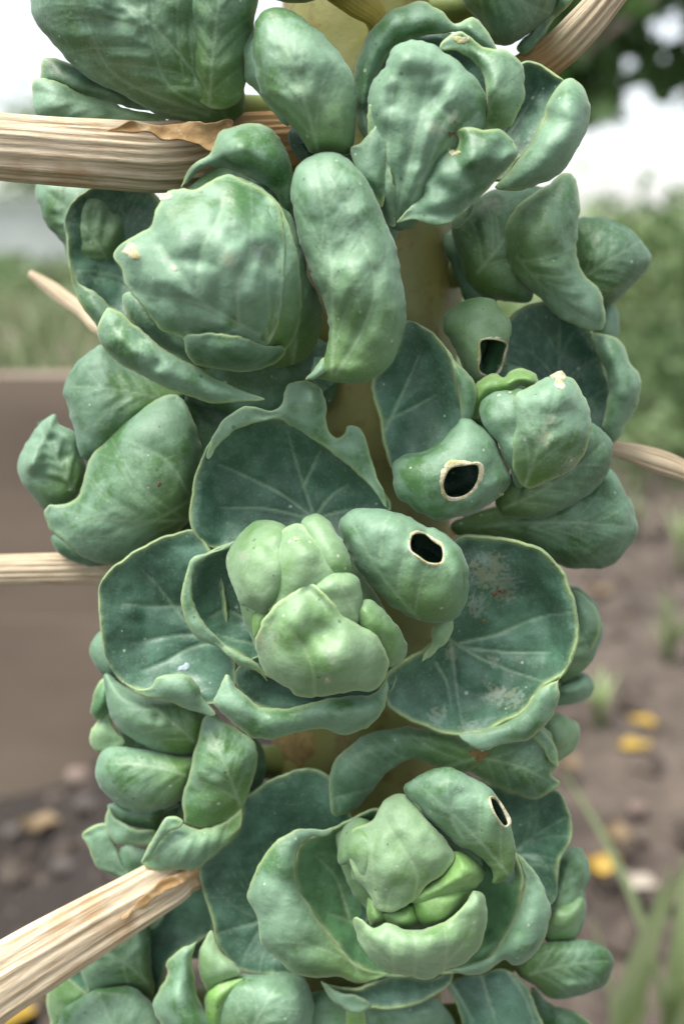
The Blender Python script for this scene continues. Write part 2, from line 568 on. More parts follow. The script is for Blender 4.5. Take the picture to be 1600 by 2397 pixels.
    if segs:
        a = np.array([s[0] for s in segs]); b = np.array([s[1] for s in segs]); wd = np.array([s[2] for s in segs])
        for s0 in range(0, n, 1200):
            d, t = seg_dist(X[s0:s0 + 1200], a, b)
            vein[s0:s0 + 1200] = (np.exp(-(d / (wd * .4 + .8)) ** 2) * np.clip(wd / 6.5, .15, 1.35)).max(1)
            vwide[s0:s0 + 1200] = np.exp(-(d / (wd * 3.6 + 4)) ** 2).max(1)
    eb = bdist(X, B)
    basal = np.zeros(n)
    if base is not None: basal = np.exp(-(np.linalg.norm(X - bp[:2], axis=1) / (.42 * np.linalg.norm(tp[:2] - bp[:2]))) ** 2)
    q3 = np.stack([X[:, 0], X[:, 1], Z], 1)
    sgn = 1.0 if face == 'out' else -1.0
    n1 = noise3(np.stack([q3[:, 0] / lump, q3[:, 1] / lump, q3[:, 2] / lump + seed * 1.7], 1), 1)
    n2 = noise3(np.stack([q3[:, 0] / 46, q3[:, 1] / 46, q3[:, 2] / 46 + seed * 1.3], 1), 2)
    n3 = noise3(np.stack([q3[:, 0] / 20, q3[:, 1] / 20, q3[:, 2] / 20 + seed * 1.1], 1), 5)
    dv = np.full(n, 200.0)
    if segs:
        big = wd >= 4.0
        if big.any():
            for s0 in range(0, n, 1200): dv[s0:s0 + 1200] = seg_dist(X[s0:s0 + 1200], a[big], b[big])[0].min(1)
    bil = np.sqrt(n1 * n1 + .012) * 2 - .7
    disp = 1.25 * bump * (n1 * 9 + bil * 6 + n2 * 4.2 + n3 * .6 + 8 * (1 - np.exp(-dv / 24.0)))
    disp -= sgn * vwide * 1.5 * bump
    disp += sgn * vein * 2.6
    taper = smooth01(eb / 34) * .85 + .15 if not free else smooth01(eb / 22) * .45 + .55
    Z = Z + disp * taper
    if free and face == 'out':
        fl = 8 + 12 * noise3(np.stack([X[:, 0] / 70, X[:, 1] / 70, np.full(n, seed * .71)], 1), 6)
        Z = Z + fl * np.exp(-(eb / 11.0) ** 2)
    scuff = np.zeros(n)
    for tok in scuffs.split():
        px, py, rr = [float(q) for q in tok.split(',')]
        c = pts(view, f'{px},{py}')[0]
        scuff = np.maximum(scuff, np.exp(-((X - c[:2]) ** 2).sum(1) / (rr / 1.96) ** 2))
    V3 = np.stack([X[:, 0], X[:, 1], Z], 1)
    # curled-under skirt / lip ring
    ring_prev = None
    order = np.full(nb, -1)
    for i, og in enumerate(orig):
        for k in og:
            if k < nb: order[k] = i
    order = order[order >= 0]
    Vall = [V3]; Fall = [Fc]; vv = [vein]; ee = [np.exp(-(eb / 5.0) ** 2) if free else np.zeros(n)]
    tot = n
    prev = order
    rings = []
    if not free:
        rings = [(7, -16), (22, -38), (48, -62)]
        if H: rings += [(-1, .62), (-1, .3), (-1, .04)]
    elif lip:
        rings = [(-lip * .55, -lip * .25), (-lip, -lip * .9), (-lip * .95, -lip * 1.7)]
    pn = nrm2
    bpos = V3[order]
    # inward normals for the ordered boundary
    tn = np.roll(bpos[:, :2], -1, 0) - np.roll(bpos[:, :2], 1, 0)
    tn = np.stack([-tn[:, 1], tn[:, 0]], 1); tn /= np.linalg.norm(tn, axis=1)[:, None] + 1e-9
    rr_max = math.sqrt(abs(area) / math.pi)
    for ins, dz in rings:
        ii = min(ins, rr_max * .5)
        rp = bpos.copy()
        if ins == -1:      # close the hollow behind a holed leaf
            cc = bpos.mean(0); rp[:, :2] = cc[:2] + (bpos[:, :2] - cc[:2]) * dz; rp[:, 2] = bpos[:, 2] - 60 - 25 * (1 - dz)
        else:
            rp[:, :2] += tn * ii; rp[:, 2] += dz
        idx = np.arange(tot, tot + len(rp))
        Vall.append(rp); vv.append(np.zeros(len(rp))); ee.append(np.zeros(len(rp)))
        F4 = []
        m = len(rp)
        for i in range(m):
            j = (i + 1) % m
            F4 += [(prev[i], prev[j], idx[j]), (prev[i], idx[j], idx[i])]
        Fall.append(np.array(F4)); prev = idx; tot += m
    Vp = np.vstack(Vall); Fp = np.vstack(Fall); vv = np.concatenate(vv); ee = np.concatenate(ee)
    # normals (y is down in the photo: mirror for a right-handed frame handled by world mapping)
    Wd = W(Vp)
    fn = np.cross(Wd[Fp[:, 1]] - Wd[Fp[:, 0]], Wd[Fp[:, 2]] - Wd[Fp[:, 0]])
    # make the front face the lens
    view_v = CAM_P - Wd[Fp[:len(Fc)]].mean(1)
    if (np.einsum('ij,ij->i', fn[:len(Fc)], view_v) < 0).mean() > .5:
        Fp = Fp[:, ::-1]; fn = -fn
    vn = np.zeros_like(Wd)
    for k in range(3): np.add.at(vn, Fp[:, k], fn)
    vn /= np.linalg.norm(vn, axis=1)[:, None] + 1e-12
    thick = th * S
    rim_t = 1.0 + .35 * ee
    back = Wd - vn * (thick * rim_t)[:, None]
    m = len(Wd)
    Fb = Fp[:, ::-1] + m
    # boundary edges (outer + holes)
    ed = {}
    for f in Fp:
        for a, b in ((f[0], f[1]), (f[1], f[2]), (f[2], f[0])):
            ed[(a, b)] = 1
    side = [(a, b) for (a, b) in ed if (b, a) not in ed]
    Fs = [(b, a, a + m, b + m) for a, b in side]
    bs = np.unique(np.array(side).ravel())
    V = np.vstack([Wd, back])
    F = Fp.tolist() + Fb.tolist() + Fs
    sfront = 0.0 if face == 'out' else 1.0
    aside = np.concatenate([np.full(m, sfront), np.full(m, 1 - sfront)])
    if lip and free:   # the rolled lip shows the other face
        for q, r in enumerate(rings):
            pass
        aside[n:m] = 1 - sfront
    edge = np.concatenate([ee, ee])
    if free and not lip: edge[bs] = 1; edge[bs + m] = 1
    o = mesh_obj(name, V, F, MAT[mat], parent, {'side': aside, 'vein': np.concatenate([vv, vv * .5]), 'edge': edge, 'scuff': np.concatenate([np.pad(scuff, (0, m - n)), np.zeros(m)]), 'basal': np.concatenate([np.pad(basal, (0, m - n)), np.zeros(m)])})
    SURF[o.name] = (X, Z)
    if label: o['label'] = label
    # corky rims round the chewed holes
    for hp in H:
        zz = []
        for q in hp: zz.append(Z[((X - q[:2]) ** 2).sum(1).argmin()])
        zz = np.array(zz); k = len(hp)
        hc = hp[:, :2].mean(0)
        rows = []
        prof = [(-2.2, -9), (-1.2, 0.3), (.6, 1.0), (2.4, .9), (4.6, -.3), (5.4, -3)]
        tt = np.roll(hp[:, :2], -1, 0) - np.roll(hp[:, :2], 1, 0); tt = np.stack([tt[:, 1], -tt[:, 0]], 1)
        tt /= np.linalg.norm(tt, axis=1)[:, None] + 1e-9
        if ((hp[:, :2] - hc) * tt).sum() < 0: tt = -tt
        for r, dz in prof:
            wv = 1 + .75 * noise3(np.stack([hp[:, 0] / 27, hp[:, 1] / 27, np.full(k, seed * .9)], 1), 8)
            xy = hp[:, :2] + tt * (r * rimw * wv)[:, None] if r > 0 else hp[:, :2] + tt * r
            zsurf = np.array([Z[((X - q) ** 2).sum(1).argmin()] for q in xy])
            rows.append(np.column_stack([xy, .5 * (zsurf + zz) + dz + noise3(np.column_stack([xy / 9, zz / 9]), 9) * 1.2]))
        RV = np.vstack(rows); RF = []
        for i in range(len(prof) - 1):
            for j in range(k):
                j2 = (j + 1) % k
                RF.append((i * k + j, i * k + j2, (i + 1) * k + j2, (i + 1) * k + j))
        mesh_obj('hole_rim', W(RV), RF, MAT['cork'], o)
    return o

def fleck(parent, view, x, y, z, r, mat, name='fleck', flat=.12):
    """small corky or dirt patch lying on a leaf (or on the stem at height z)"""
    c = pts(view, f'{x},{y}')[0]
    if parent.name == 'sprout_stalk':
        hz = lambda q: -460 + math.sqrt(max(240.0 ** 2 - ((q[0] - 845) * 1.17) ** 2, 0)) + 1
    else:
        if parent.type == 'EMPTY':      # the foremost leaf under that spot carries it
            best = None
            for ch in parent.children:
                if ch.name in SURF:
                    X, Z = SURF[ch.name]; d = ((X - c[:2]) ** 2).sum(1); i = d.argmin()
                    if d[i] < 64 and (best is None or Z[i] > best[0]): best = (Z[i], ch)
            parent = best[1]
        X, Z = SURF[parent.name]
        hz = lambda q: Z[((X - q[:2]) ** 2).sum(1).argmin()]
    k = 14
    s0 = random.randint(0, 999)
    V = [(c[0], c[1], hz(c) + r * flat)]
    for rr, zz in ((.5, 1.0), (.85, .8), (1.05, -.5)):
        for j in range(k):
            a = 2 * math.pi * j / k
            ra = r * rr * (1 + .3 * math.sin(2 * a + s0) + .18 * math.sin(3 * a + 2 * s0) + .12 * math.sin(5 * a + 3 * s0))
            q = np.array((c[0] + math.cos(a) * ra, c[1] + math.sin(a) * ra * .8))
            V.append((q[0], q[1], hz(q) + max(r * flat, 1.2) * zz))
    F = [(0, 1 + j, 1 + (j + 1) % k) for j in range(k)]
    for q in range(2):
        for j in range(k):
            F.append((1 + q * k + j, 1 + (q + 1) * k + j, 1 + (q + 1) * k + (j + 1) % k, 1 + q * k + (j + 1) % k))
    return mesh_obj(name, W(np.array(V)), F, MAT[mat], parent)

# ------------------------------------------------------------------ setting: ground
def build_ground():
    n = 150
    xs = np.concatenate([-np.geomspace(.02, 60, n)[::-1], [0], np.geomspace(.02, 60, n)])
    ys = np.concatenate([np.linspace(-1.5, .25, 20), np.geomspace(.27, 150, 230)])
    gx, gy = np.meshgrid(xs, ys)
    P = np.stack([gx.ravel(), gy.ravel(), np.zeros(gx.size)], 1)
    d = np.hypot(P[:, 0], P[:, 1])
    amp = np.clip(1.2 - d / 6, 0, 1)
    hh = noise3(np.column_stack([P[:, :2] * 9, P[:, 2]]), 1) * .012 + noise3(np.column_stack([P[:, :2] * 28, P[:, 2]]), 2) * .007 + noise3(np.column_stack([P[:, :2] * 70, P[:, 2]]), 3) * .003
    # soil earthed up in front of the bed
    P[:, 2] = hh * amp - .006 + mound(P[:, 0], P[:, 1])
    F = []
    w = len(xs)
    for i in range(len(ys) - 1):
        for j in range(w - 1):
            F.append((i * w + j, i * w + j + 1, (i + 1) * w + j + 1, (i + 1) * w + j))
    m, nt = new_mat('soil')
    g = N(nt)
    geo = g.n('ShaderNodeNewGeometry')
    P_ = geo.outputs['Position']
    n1 = g.noise(P_, 3.5, 6, .6); n2 = g.noise(P_, 22, 6, .65); n3 = g.noise(P_, 120, 4, .6)
    col = g.mix(g.ramp(n1, .38, .62), (.045, .033, .026), (.1, .078, .06))
    col = g.mix(g.ramp(n2, .42, .68), col, (.13, .102, .08))
    col = g.mix(g.math('MULTIPLY', g.ramp(n3, .52, .7), .6), col, (.035, .026, .024))
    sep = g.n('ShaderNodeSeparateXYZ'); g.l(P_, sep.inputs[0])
    soil_shade = g.ramp(g.math('ADD', sep.outputs[0], g.math('MULTIPLY', n2, .25)), .3, .1)      # shade over the left-hand soil, painted in as a darker colour
    col = g.mix(g.math('MULTIPLY', soil_shade, .85), col, g.mix(g.ramp(n3, .4, .65), (.008, .006, .0055), (.022, .016, .014)))
    # grass-green beyond the bed
    far = g.ramp(g.math('ADD', sep.outputs[1], g.math('MULTIPLY', n1, 1.2)), 2.6, 3.4)
    col = g.mix(far, col, g.mix(g.ramp(n2, .35, .65), (.05, .085, .025), (.1, .135, .055)))
    bs = g.n('ShaderNodeBsdfPrincipled'); bs.inputs['Roughness'].default_value = .9
    g.l(col, bs.inputs['Base Color'])
    b = g.n('ShaderNodeBump'); b.inputs['Strength'].default_value = .6; b.inputs['Distance'].default_value = .01
    g.l(g.math('ADD', n2, n3), b.inputs['Height']); g.l(b.outputs[0], bs.inputs['Normal'])
    out = g.n('ShaderNodeOutputMaterial'); g.l(bs.outputs[0], out.inputs['Surface'])
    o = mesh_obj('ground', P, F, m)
    tag(o, kind='structure')
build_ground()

# ------------------------------------------------------------------ the stalk with its dry leaf stalks
ax_px = np.array([[850, -620, -470], [855, 0, -470], [862, 700, -460], [845, 1400, -460], [840, 2397, -460], [840, 2700, -460]], float)
ax_w = W(ax_px)
dirn = ax_w[-1] - ax_w[-2]; dirn /= np.linalg.norm(dirn)
foot = ax_w[-1] + dirn * (ax_w[-1][2] / -dirn[2])
foot[2] = -.02
mid = ax_w[-1] * .5 + foot * .5
path = np.vstack([ax_w, mid, foot])
stalk = empty('sprout_stalk', (foot[0], foot[1], 0))
tag(stalk, 'thick pale yellow-green vegetable stalk with dry straw-coloured leaf stalks and leaf scars', 'plant stalk')
V, F, uv = tube(path, np.array([190, 225, 250, 240, 240, 240, 245, 260]) * S, 40, sub=150)
V = V + (noise3(V * 60, 4)[:, None] * .0012)
mesh_obj('stem', V, F, MAT['stalk'], stalk)

def petiole(P, R, seed, flat=.55, ridge=.13, brown=None, mat='straw', name='dry_leaf_stalk'):
    V, F, uv = tube(W(np.array(P, float)), np.array(R) * S, 110, flat * .85, ridge * .85, seed, sub=70)
    nseg = 110
    t = np.repeat(np.linspace(0, 1, 71), nseg)
    tb = smooth01((t - brown[0]) / (brown[1] - brown[0])) if brown else np.zeros(len(t))
    return mesh_obj(name, V, F, MAT[mat], stalk, {'tipbrown': tb}, uv)

petiole([(-420, 300, 130), (-150, 330, 90), (60, 347, 50), (230, 360, 10), (380, 368, -60), (540, 350, -160), (760, 330, -420)],
        [70, 66, 67, 70, 74, 76, 74], 3, .75, .11, (.62, .85))
petiole([(-300, 2520, 120), (-100, 2365, 80), (60, 2262, 40), (230, 2160, 0), (390, 2068, -60), (470, 2025, -120), (760, 1950, -420)],
        [98, 94, 88, 78, 66, 58, 60], 8, .6, .13, (.66, .9))
petiole([(-300, 1345, -380), (-80, 1338, -370), (60, 1334, -350), (200, 1332, -330), (320, 1328, -330), (760, 1300, -430)],
        [46, 43, 43, 44, 46, 50], 12, .7, .12)
petiole([(1500, -110, -60), (1420, -5, -90), (1360, 65, -120), (1290, 130, -180), (1180, 200, -260), (980, 320, -420)],
        [34, 38, 42, 44, 46, 50], 17, .65, .13, (.45, .62))
petiole([(1760, 1190, -300), (1620, 1112, -310), (1540, 1080, -320), (1440, 1050, -330), (1300, 1020, -340), (960, 1000, -420)],
        [14, 24, 30, 22, 26, 30], 21, .6, .16)
petiole([(70, 640, -620), (125, 678, -600), (190, 725, -560), (300, 790, -480), (760, 850, -430)],
        [10, 20, 20, 20, 24], 25, .7, .14, None)
petiole([(660, -160, -60), (760, -60, -80), (830, -5, -90), (880, 40, -140), (880, 120, -260)],
        [40, 40, 38, 30, 30], 29, .7, .05, None, 'yellow_stalk', 'yellowing_leaf_stalk')
# leaf scars on the stem
def scar(x, y, z, r, flat=.05):
    fleck(stalk, 'N', x * .98, y * .98, z, r, 'scar', 'leaf_scar', flat)
for a in ((690, 1772, -140, 70), (1010, 610, -165, 60), (660, 330, -180, 55), (830, 960, -150, 48), (1000, 1230, -150, 50), (690, 930, -200, 40)):
    scar(*a)

# ------------------------------------------------------------------ sprouts
GROUP = 'sprouts along the stalk'
def sprout(x, y, z, label, r=45):
    c = np.array([[x, y, z]], float)
    e = empty('brussels_sprout', W(c)[0])
    tag(e, label, 'sprout', GROUP)
    axis_x = 838
    tgt = [axis_x + (x - axis_x) * .25, y + 30, -420]
    V, F, uv = tube(W(np.array([[x, y, z - 50], [(x + tgt[0]) / 2, y + 18, (z - 50 + tgt[2]) / 2], tgt])), np.array([r * .6, r * .9, r * 1.2]) * S, 18, sub=10)
    mesh_obj('neck', V, F, MAT['neck'], e)
    return e
L = leaf

L(stalk, 'A', '490,600 560,572 605,552 650,562 720,570 850,562 960,560 1070,556 1040,640 980,690 900,660 820,640 740,640 690,610 620,606', z=60, h=4, free=True, p=1, mat='peel', name='papery_peel', grad=(-.42, 0), bump=.6, th=3)
L(stalk, 'G', '905,845 910,880 850,920 740,975 640,1040 560,1090 600,1040 680,960 760,900 840,862', z=-20, h=4, free=True, p=1, mat='peel', name='papery_peel', grad=(-.35, 0), bump=.5, th=3)
# --- sprout at the top beside the thick dry stalk
s = sprout(540, 250, -170, 'large dark sprout with broad veined leaves, directly above the thick horizontal dry leaf stalk', 50)
L(s, 'A', '200,270 188,320 190,372 300,420 470,460 620,500 690,500 600,430 420,340 300,280', z=-150, h=35, mat='deep', free=True, p=.6)
L(s, 'A', '158,368 146,430 152,490 185,545 330,575 520,585 720,585 760,545 690,522 600,505 500,468 400,435 300,390 225,360', z=-120, h=48, mat='wax', free=True, p=.6, base='720,560', tip='150,420')
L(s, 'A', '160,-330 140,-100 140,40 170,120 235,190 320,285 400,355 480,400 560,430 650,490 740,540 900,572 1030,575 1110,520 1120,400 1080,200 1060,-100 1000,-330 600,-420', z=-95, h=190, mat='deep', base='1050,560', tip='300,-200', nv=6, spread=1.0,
  veins='1000,520 780,400 700,200 650,0;960,530 640,410 480,290 380,40;900,545 650,480 450,330')
L(s, 'A', '880,-300 850,-80 832,150 833,290 858,370 905,410 925,470 985,500 1080,480 1130,380 1150,220 1180,0 1190,-200 1060,-360', z=0, h=95, mat='deep', free=True, p=.6, base='960,480', tip='1050,-300', nv=5)

# --- top right sprout
s = sprout(960, 420, -120, 'pale knobbly headed sprout with a chewed brown-spotted leaf under its head, near top of stalk')
L(s, 'N', '815,260 816,150 848,72 905,18 965,2 1010,25 1040,52 1085,42 1118,75 1140,120 1090,110 1062,82 1005,76 940,92 888,130 862,185 850,235 845,330', z=-25, h=55, free=True, p=.6, mat='wax')
L(s, 'N', '840,300 850,190 900,110 980,70 1070,90 1130,180 1130,300 1050,420 930,470', z=-110, h=-50, face='in', mat='deep', free=True, p=1)
L(s, 'B', '840,290 900,300 970,350 1015,375 960,470 920,560 870,660 800,740 720,820 650,800 600,600 700,420', z=-40, h=-50, p=1, face='in', mat='deep', free=True, veins='680,700 800,560 900,400;720,640 780,470')
L(s, 'B', '1010,372 1050,360 1090,385 1130,440 1138,530 1100,640 1040,740 985,810 900,850 790,875 700,860 730,820 800,740 860,660 890,590 930,545 935,490 965,440', z=20, h=75, free=True, p=.55, pins='990,560,-14,60')
L(s, 'B', '450,220 500,160 560,150 640,210 700,225 760,240 820,290 840,360 830,470 800,540 760,590 700,600 640,590 660,520 662,430 640,340 600,290 540,245', z=35, h=45, free=True, p=.55, pins='700,420,12,60', base='660,570', tip='560,180')
L(s, 'N', '853,190 880,155 898,112 940,92 990,100 1022,122 1062,152 1098,192 1115,242 1105,295 1060,330 1020,370 990,430 960,510 915,530 880,505 865,430 850,330 845,240', z=5, h=60, p=.5, mat='wax', bump=1.2, name='head_leaf', ball=('N', 975, 270, 190, 290, 0, 75),
  veins='925,500 975,400 1010,300 1060,180;910,500 950,330 975,220 985,110;900,490 890,330 905,180;960,420 1040,310 1100,260;965,260 1020,200 1050,160', scuffs='1000,300,60 1040,270,50', pins='925,130,20,32 1050,190,16,40 990,220,-18,26 870,260,12,30')
L(s, 'N', '846,240 842,300 850,360 866,440 885,510 905,520 905,430 885,330 870,260', z=22, h=16, p=.6, mat='wax', free=True, name='head_leaf', ball=('N', 975, 270, 190, 290, 0, 75))
L(s, 'B', '38,675 75,660 120,620 165,572 208,566 212,640 206,760 200,860 180,950 130,880 60,780', z=85, h=22, free=True, p=.7, mat='deep')
L(s, 'B', '525,605 560,582 640,592 720,590 770,630 806,695 760,770 690,845 600,935 500,1020 420,1035 330,1010 252,1022 310,950 372,890 360,850 398,790 410,730 440,682 480,672 515,690 535,650', z=95, h=42, free=True, p=.6, mat='deep', bump=1.5, pins='450,860,-16,50 740,680,-12,40 600,740,12,60')
fleck(s, 'B', 500, 618, 132, 10, 'speck', 'dirt_speck')
fleck(s, 'B', 515, 700, 118, 11, 'cork', 'corky_patch')
fleck(s, 'B', 545, 183, 82, 15, 'cork', 'corky_patch')
L(s, 'N', '600,60 570,80 557,130 562,180 585,205 620,250 660,290 680,250 640,120', z=15, h=40, free=True, p=.6)
L(s, 'N', '592,35 640,18 700,48 762,100 802,160 817,220 812,300 800,350 760,352 712,348 690,315 650,270 612,235 590,195 580,120', z=55, h=95, p=.5, mat='wax', base='730,350', tip='620,30', nv=4, spread=.5)
L(s, 'N', '690,310 720,360 790,352 820,330 880,440 910,540 890,560 850,470 800,380', z=-30, h=30, mat='deep')

# --- next sprout up the stalk, added mostly above the frame to shade the stem
s = sprout(760, -220, -130, 'sprout added at the very top to shade the stalk, only its lowest leaf edge reaching down')
L(s, 'N', '560,-60 600,-10 680,5 740,-8 800,-60 830,-160 800,-330 700,-400 580,-330 540,-180', z=0, h=110, mat='deep', base='700,-10', tip='680,-380')
L(s, 'N', '700,-40 780,-12 860,-40 930,-120 940,-260 850,-360 740,-300', z=-20, h=100, mat='wax')

# --- the dark sprout higher up
s = sprout(1180, 0, -170, 'shaded dark green sprout behind the pale split leaf stalk at top of plant')
L(s, 'B', '480,-260 560,20 600,70 640,110 680,190 740,215 800,190 870,140 930,90 985,10 1010,-150 900,-330 650,-340', z=-170, h=150, mat='deep', base='560,-100', tip='950,60')
L(s, 'B', '985,10 960,60 900,100 860,150 800,225 840,250 900,200 960,110 1030,30 1080,-60 1010,-60', z=-190, h=25, free=True, mat='deep')

# --- big headed sprout
s = sprout(600, 760, -110, 'fat round tight-headed sprout with corky spots, under the end of the thick dry stalk', 60)
L(s, 'A', '828,862 850,800 900,745 960,708 985,640 1010,600 1080,578 1190,565 1250,600 1310,680 1342,780 1352,900 1335,992 1290,950 1240,880 1150,815 1060,778 960,765 900,790 860,840', z=25, h=62, free=True, p=.55, pins='1090,690,18,60 1240,760,12,60')
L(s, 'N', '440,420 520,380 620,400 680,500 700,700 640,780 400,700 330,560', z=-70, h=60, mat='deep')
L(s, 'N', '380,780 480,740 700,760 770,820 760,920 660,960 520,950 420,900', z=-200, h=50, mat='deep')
L(s, 'X', '800,300 930,400 1000,480 1040,620 1080,760 1130,870 1140,1000 1080,1130 980,1190 900,1190 860,700', z=-14, h=24, p=.6, mat='deep', base='1000,1180', tip='980,450', nv=4, spread=.4, name='head_leaf', ball=('X', 600, 730, 560, 520, 10, 190))
L(s, 'X', '720,280 830,320 900,370 960,460 1000,560 1030,680 1045,850 1025,1010 960,1120 860,1160 780,1000 740,600', z=2, h=22, p=.6, free=True, mat='wax', base='900,1150', tip='850,330', nv=4, spread=.4, name='head_leaf', ball=('X', 600, 730, 560, 520, 10, 190))
L(s, 'C', '568,-20 570,60 600,110 640,160 740,225 850,290 950,340 960,240 840,160 720,60 660,-30', z=40, h=50, free=True, mat='deep', p=.6)
L(s, 'X', '310,520 350,420 400,350 470,335 540,330 620,290 700,268 780,300 860,340 920,400 950,470 965,600 962,760 945,900 910,1050 850,1130 760,1170 640,1180 540,1180 490,1130 470,1050 370,1020 290,920 200,800 175,720 130,660 185,590 250,550', z=8, h=46, p=.6, free=True, mat='wax', bump=1.25, name='head_leaf', scuffs='230,640,40 390,680,30 480,560,40 700,680,60 850,640,60', ball=('X', 600, 730, 560, 520, 10, 190), pins='210,640,20,70 680,330,10,90 640,860,-16,90 420,820,8,80 840,560,12,70 870,380,-8,40',
  veins='940,1090 800,1020 620,920 540,850 420,690 340,570 300,520;740,1000 740,800 790,680 805,500 800,330;880,1060 910,950 930,840;480,1030 600,1045 760,1010;600,910 480,870 260,860;540,840 560,640 640,480 680,330;900,1070 880,800 880,600')
L(s, 'X', '478,1045 560,1030 700,1040 850,1085 960,1110 930,1170 850,1200 760,1212 620,1205 530,1180 488,1120', z=30, h=30, p=.6, free=True, mat='deep', name='head_leaf', ball=('X', 600, 730, 560, 520, 10, 190))
fleck(s, 'A', 605, 1155, 95, 21, 'cork', 'corky_patch')
fleck(s, 'A', 765, 900, 78, 12, 'cork', 'corky_patch')
fleck(s, 'A', 795, 1230, 170, 8, 'cork', 'corky_patch')
L(s, 'N', '672,470 668,420 690,372 738,350 790,360 832,402 862,460 890,520 910,580 925,650 930,720 916,790 892,840 850,872 800,882 742,872 706,866 738,830 752,770 742,700 718,640 700,590 680,520', z=115, h=85, mat='wax', p=.5, base='760,860', tip='720,370', nv=5, spread=.55, bump=1.1,
  veins='770,860 830,760 860,640 800,480 740,380')
L(s, 'C', '492,38 460,105 450,165 490,245 560,305 680,365 760,412 860,445 980,476 1100,472 1215,460 1150,432 1060,400 980,360 900,312 820,272 740,222 670,160 600,100 545,52', z=120, h=52, mat='wax', free=True, p=.55, pins='540,200,14,50 640,250,12,50 720,300,-12,30', veins='560,130 540,240;650,190 640,300')
L(s, 'C', '1400,370 1440,320 1490,270 1500,330 1450,365 1420,372', z=120, h=12, free=True, mat='wax')

# --- small sprout left of it
s = sprout(330, 640, -260, 'open dark-cupped sprout under the thick horizontal dry leaf stalk, beside the fat round sprout')
L(s, 'N', '85,420 88,470 110,520 145,560 165,620 260,600 300,500 240,420 160,400', z=-290, h=60, mat='wax', base='250,600', tip='90,430')
L(s, 'N', '155,540 148,505 165,465 205,435 260,424 330,430 372,470 400,560 380,680 330,760 285,790 250,780 205,710 170,640 158,590', z=-215, h=-55, face='in', mat='deep', free=True, p=1, base='340,700', tip='200,450', nv=4, label='open leaf showing its dark green inside')
L(s, 'N', '160,610 185,650 220,670 250,700 285,720 290,800 240,770 200,720 172,670', z=-190, h=25, free=True, p=.6)

# --- mid left sprout
s = sprout(400, 1130, -190, 'blue-green sprout of smooth pointed lapping leaves with a crinkled leaf, between two dry leaf stalks')
L(s, 'C', '255,528 205,548 165,590 125,650 85,740 100,830 150,905 200,960 270,960 340,920 395,800 375,700 345,615 300,592 268,570', z=-230, h=70, mat='wax', bump=1.9, pins='170,640,-14,22 240,640,-18,18 290,720,-14,22 150,760,10,40', lump=60, base='340,880', tip='180,580')
L(s, 'C', '240,1090 265,1160 380,1225 460,1225 600,1190 700,1120 500,1090 330,1080', z=-240, h=40, mat='deep')
L(s, 'C', '470,215 385,268 312,350 290,425 318,520 348,620 380,735 440,740 600,620 760,520 850,440 760,390 660,340 560,290', z=-190, h=110, mat='wax', base='780,470', tip='320,400', nv=4)
L(s, 'C', '802,434 720,458 620,510 540,580 470,660 412,740 384,830 352,910 300,934 222,948 200,985 228,1052 300,1118 400,1190 500,1212 640,1185 770,1110 860,1025 905,930 932,760 922,650 885,540 842,470', z=-135, h=125, mat='wax', free=True, p=.52, base='880,1010', tip='240,960', nv=5, spread=.8, bump=.8,
  veins='880,920 700,1020 480,1090 260,1090;870,900 760,740 560,640', pins='290,1040,-16,70')
fleck(s, 'C', 730, 850, -20, 6, 'speck', 'dirt_speck')

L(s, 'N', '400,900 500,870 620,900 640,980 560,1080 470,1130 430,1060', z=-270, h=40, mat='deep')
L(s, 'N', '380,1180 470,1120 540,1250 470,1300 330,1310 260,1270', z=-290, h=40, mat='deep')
# --- right upper sprout
s = sprout(1200, 620, -230, 'smooth sprout with a long wavy drooping leaf and a plain round head behind')
L(s, 'B', '1060,1010 1180,1000 1280,1020 1350,1080 1402,1140 1412,1195 1380,1262 1300,1342 1210,1410 1100,1380 1040,1200', z=-320, h=110, mat='deep', base='1080,1300', tip='1380,1100')
L(s, 'B', '500,1030 560,960 660,880 800,850 900,850 960,900 900,1100 880,1300 860,1380 740,1380 620,1340 560,1260 520,1140', z=-250, h=90, mat='deep', base='620,1250', tip='860,900')
L(s, 'B', '960,840 1000,800 1035,788 1070,820 1090,900 1086,1010 1080,1100 1075,1170 1100,1240 1170,1320 1200,1400 1212,1460 1190,1512 1130,1512 1040,1482 960,1432 900,1360 820,1290 760,1190 740,1060 800,950 880,880', z=-185, h=95, mat='wax', free=True, p=.5, base='800,1180', tip='1150,1480', pins='960,1160,-16,40 950,990,12,70 1010,1400,-10,40', bump=1.1)
L(s, 'N', '1020,540 1075,515 1120,590 1135,700 1085,730 1050,650', z=-275, h=25, mat='deep')
L(s, 'B', '490,1040 560,1000 600,930 610,960 580,1010 520,1060', z=-190, h=10, mat='wax', free=True)
L(s, 'B', '1190,1400 1240,1400 1265,1460 1262,1560 1200,1600 1150,1540', z=-330, h=40, mat='wax')

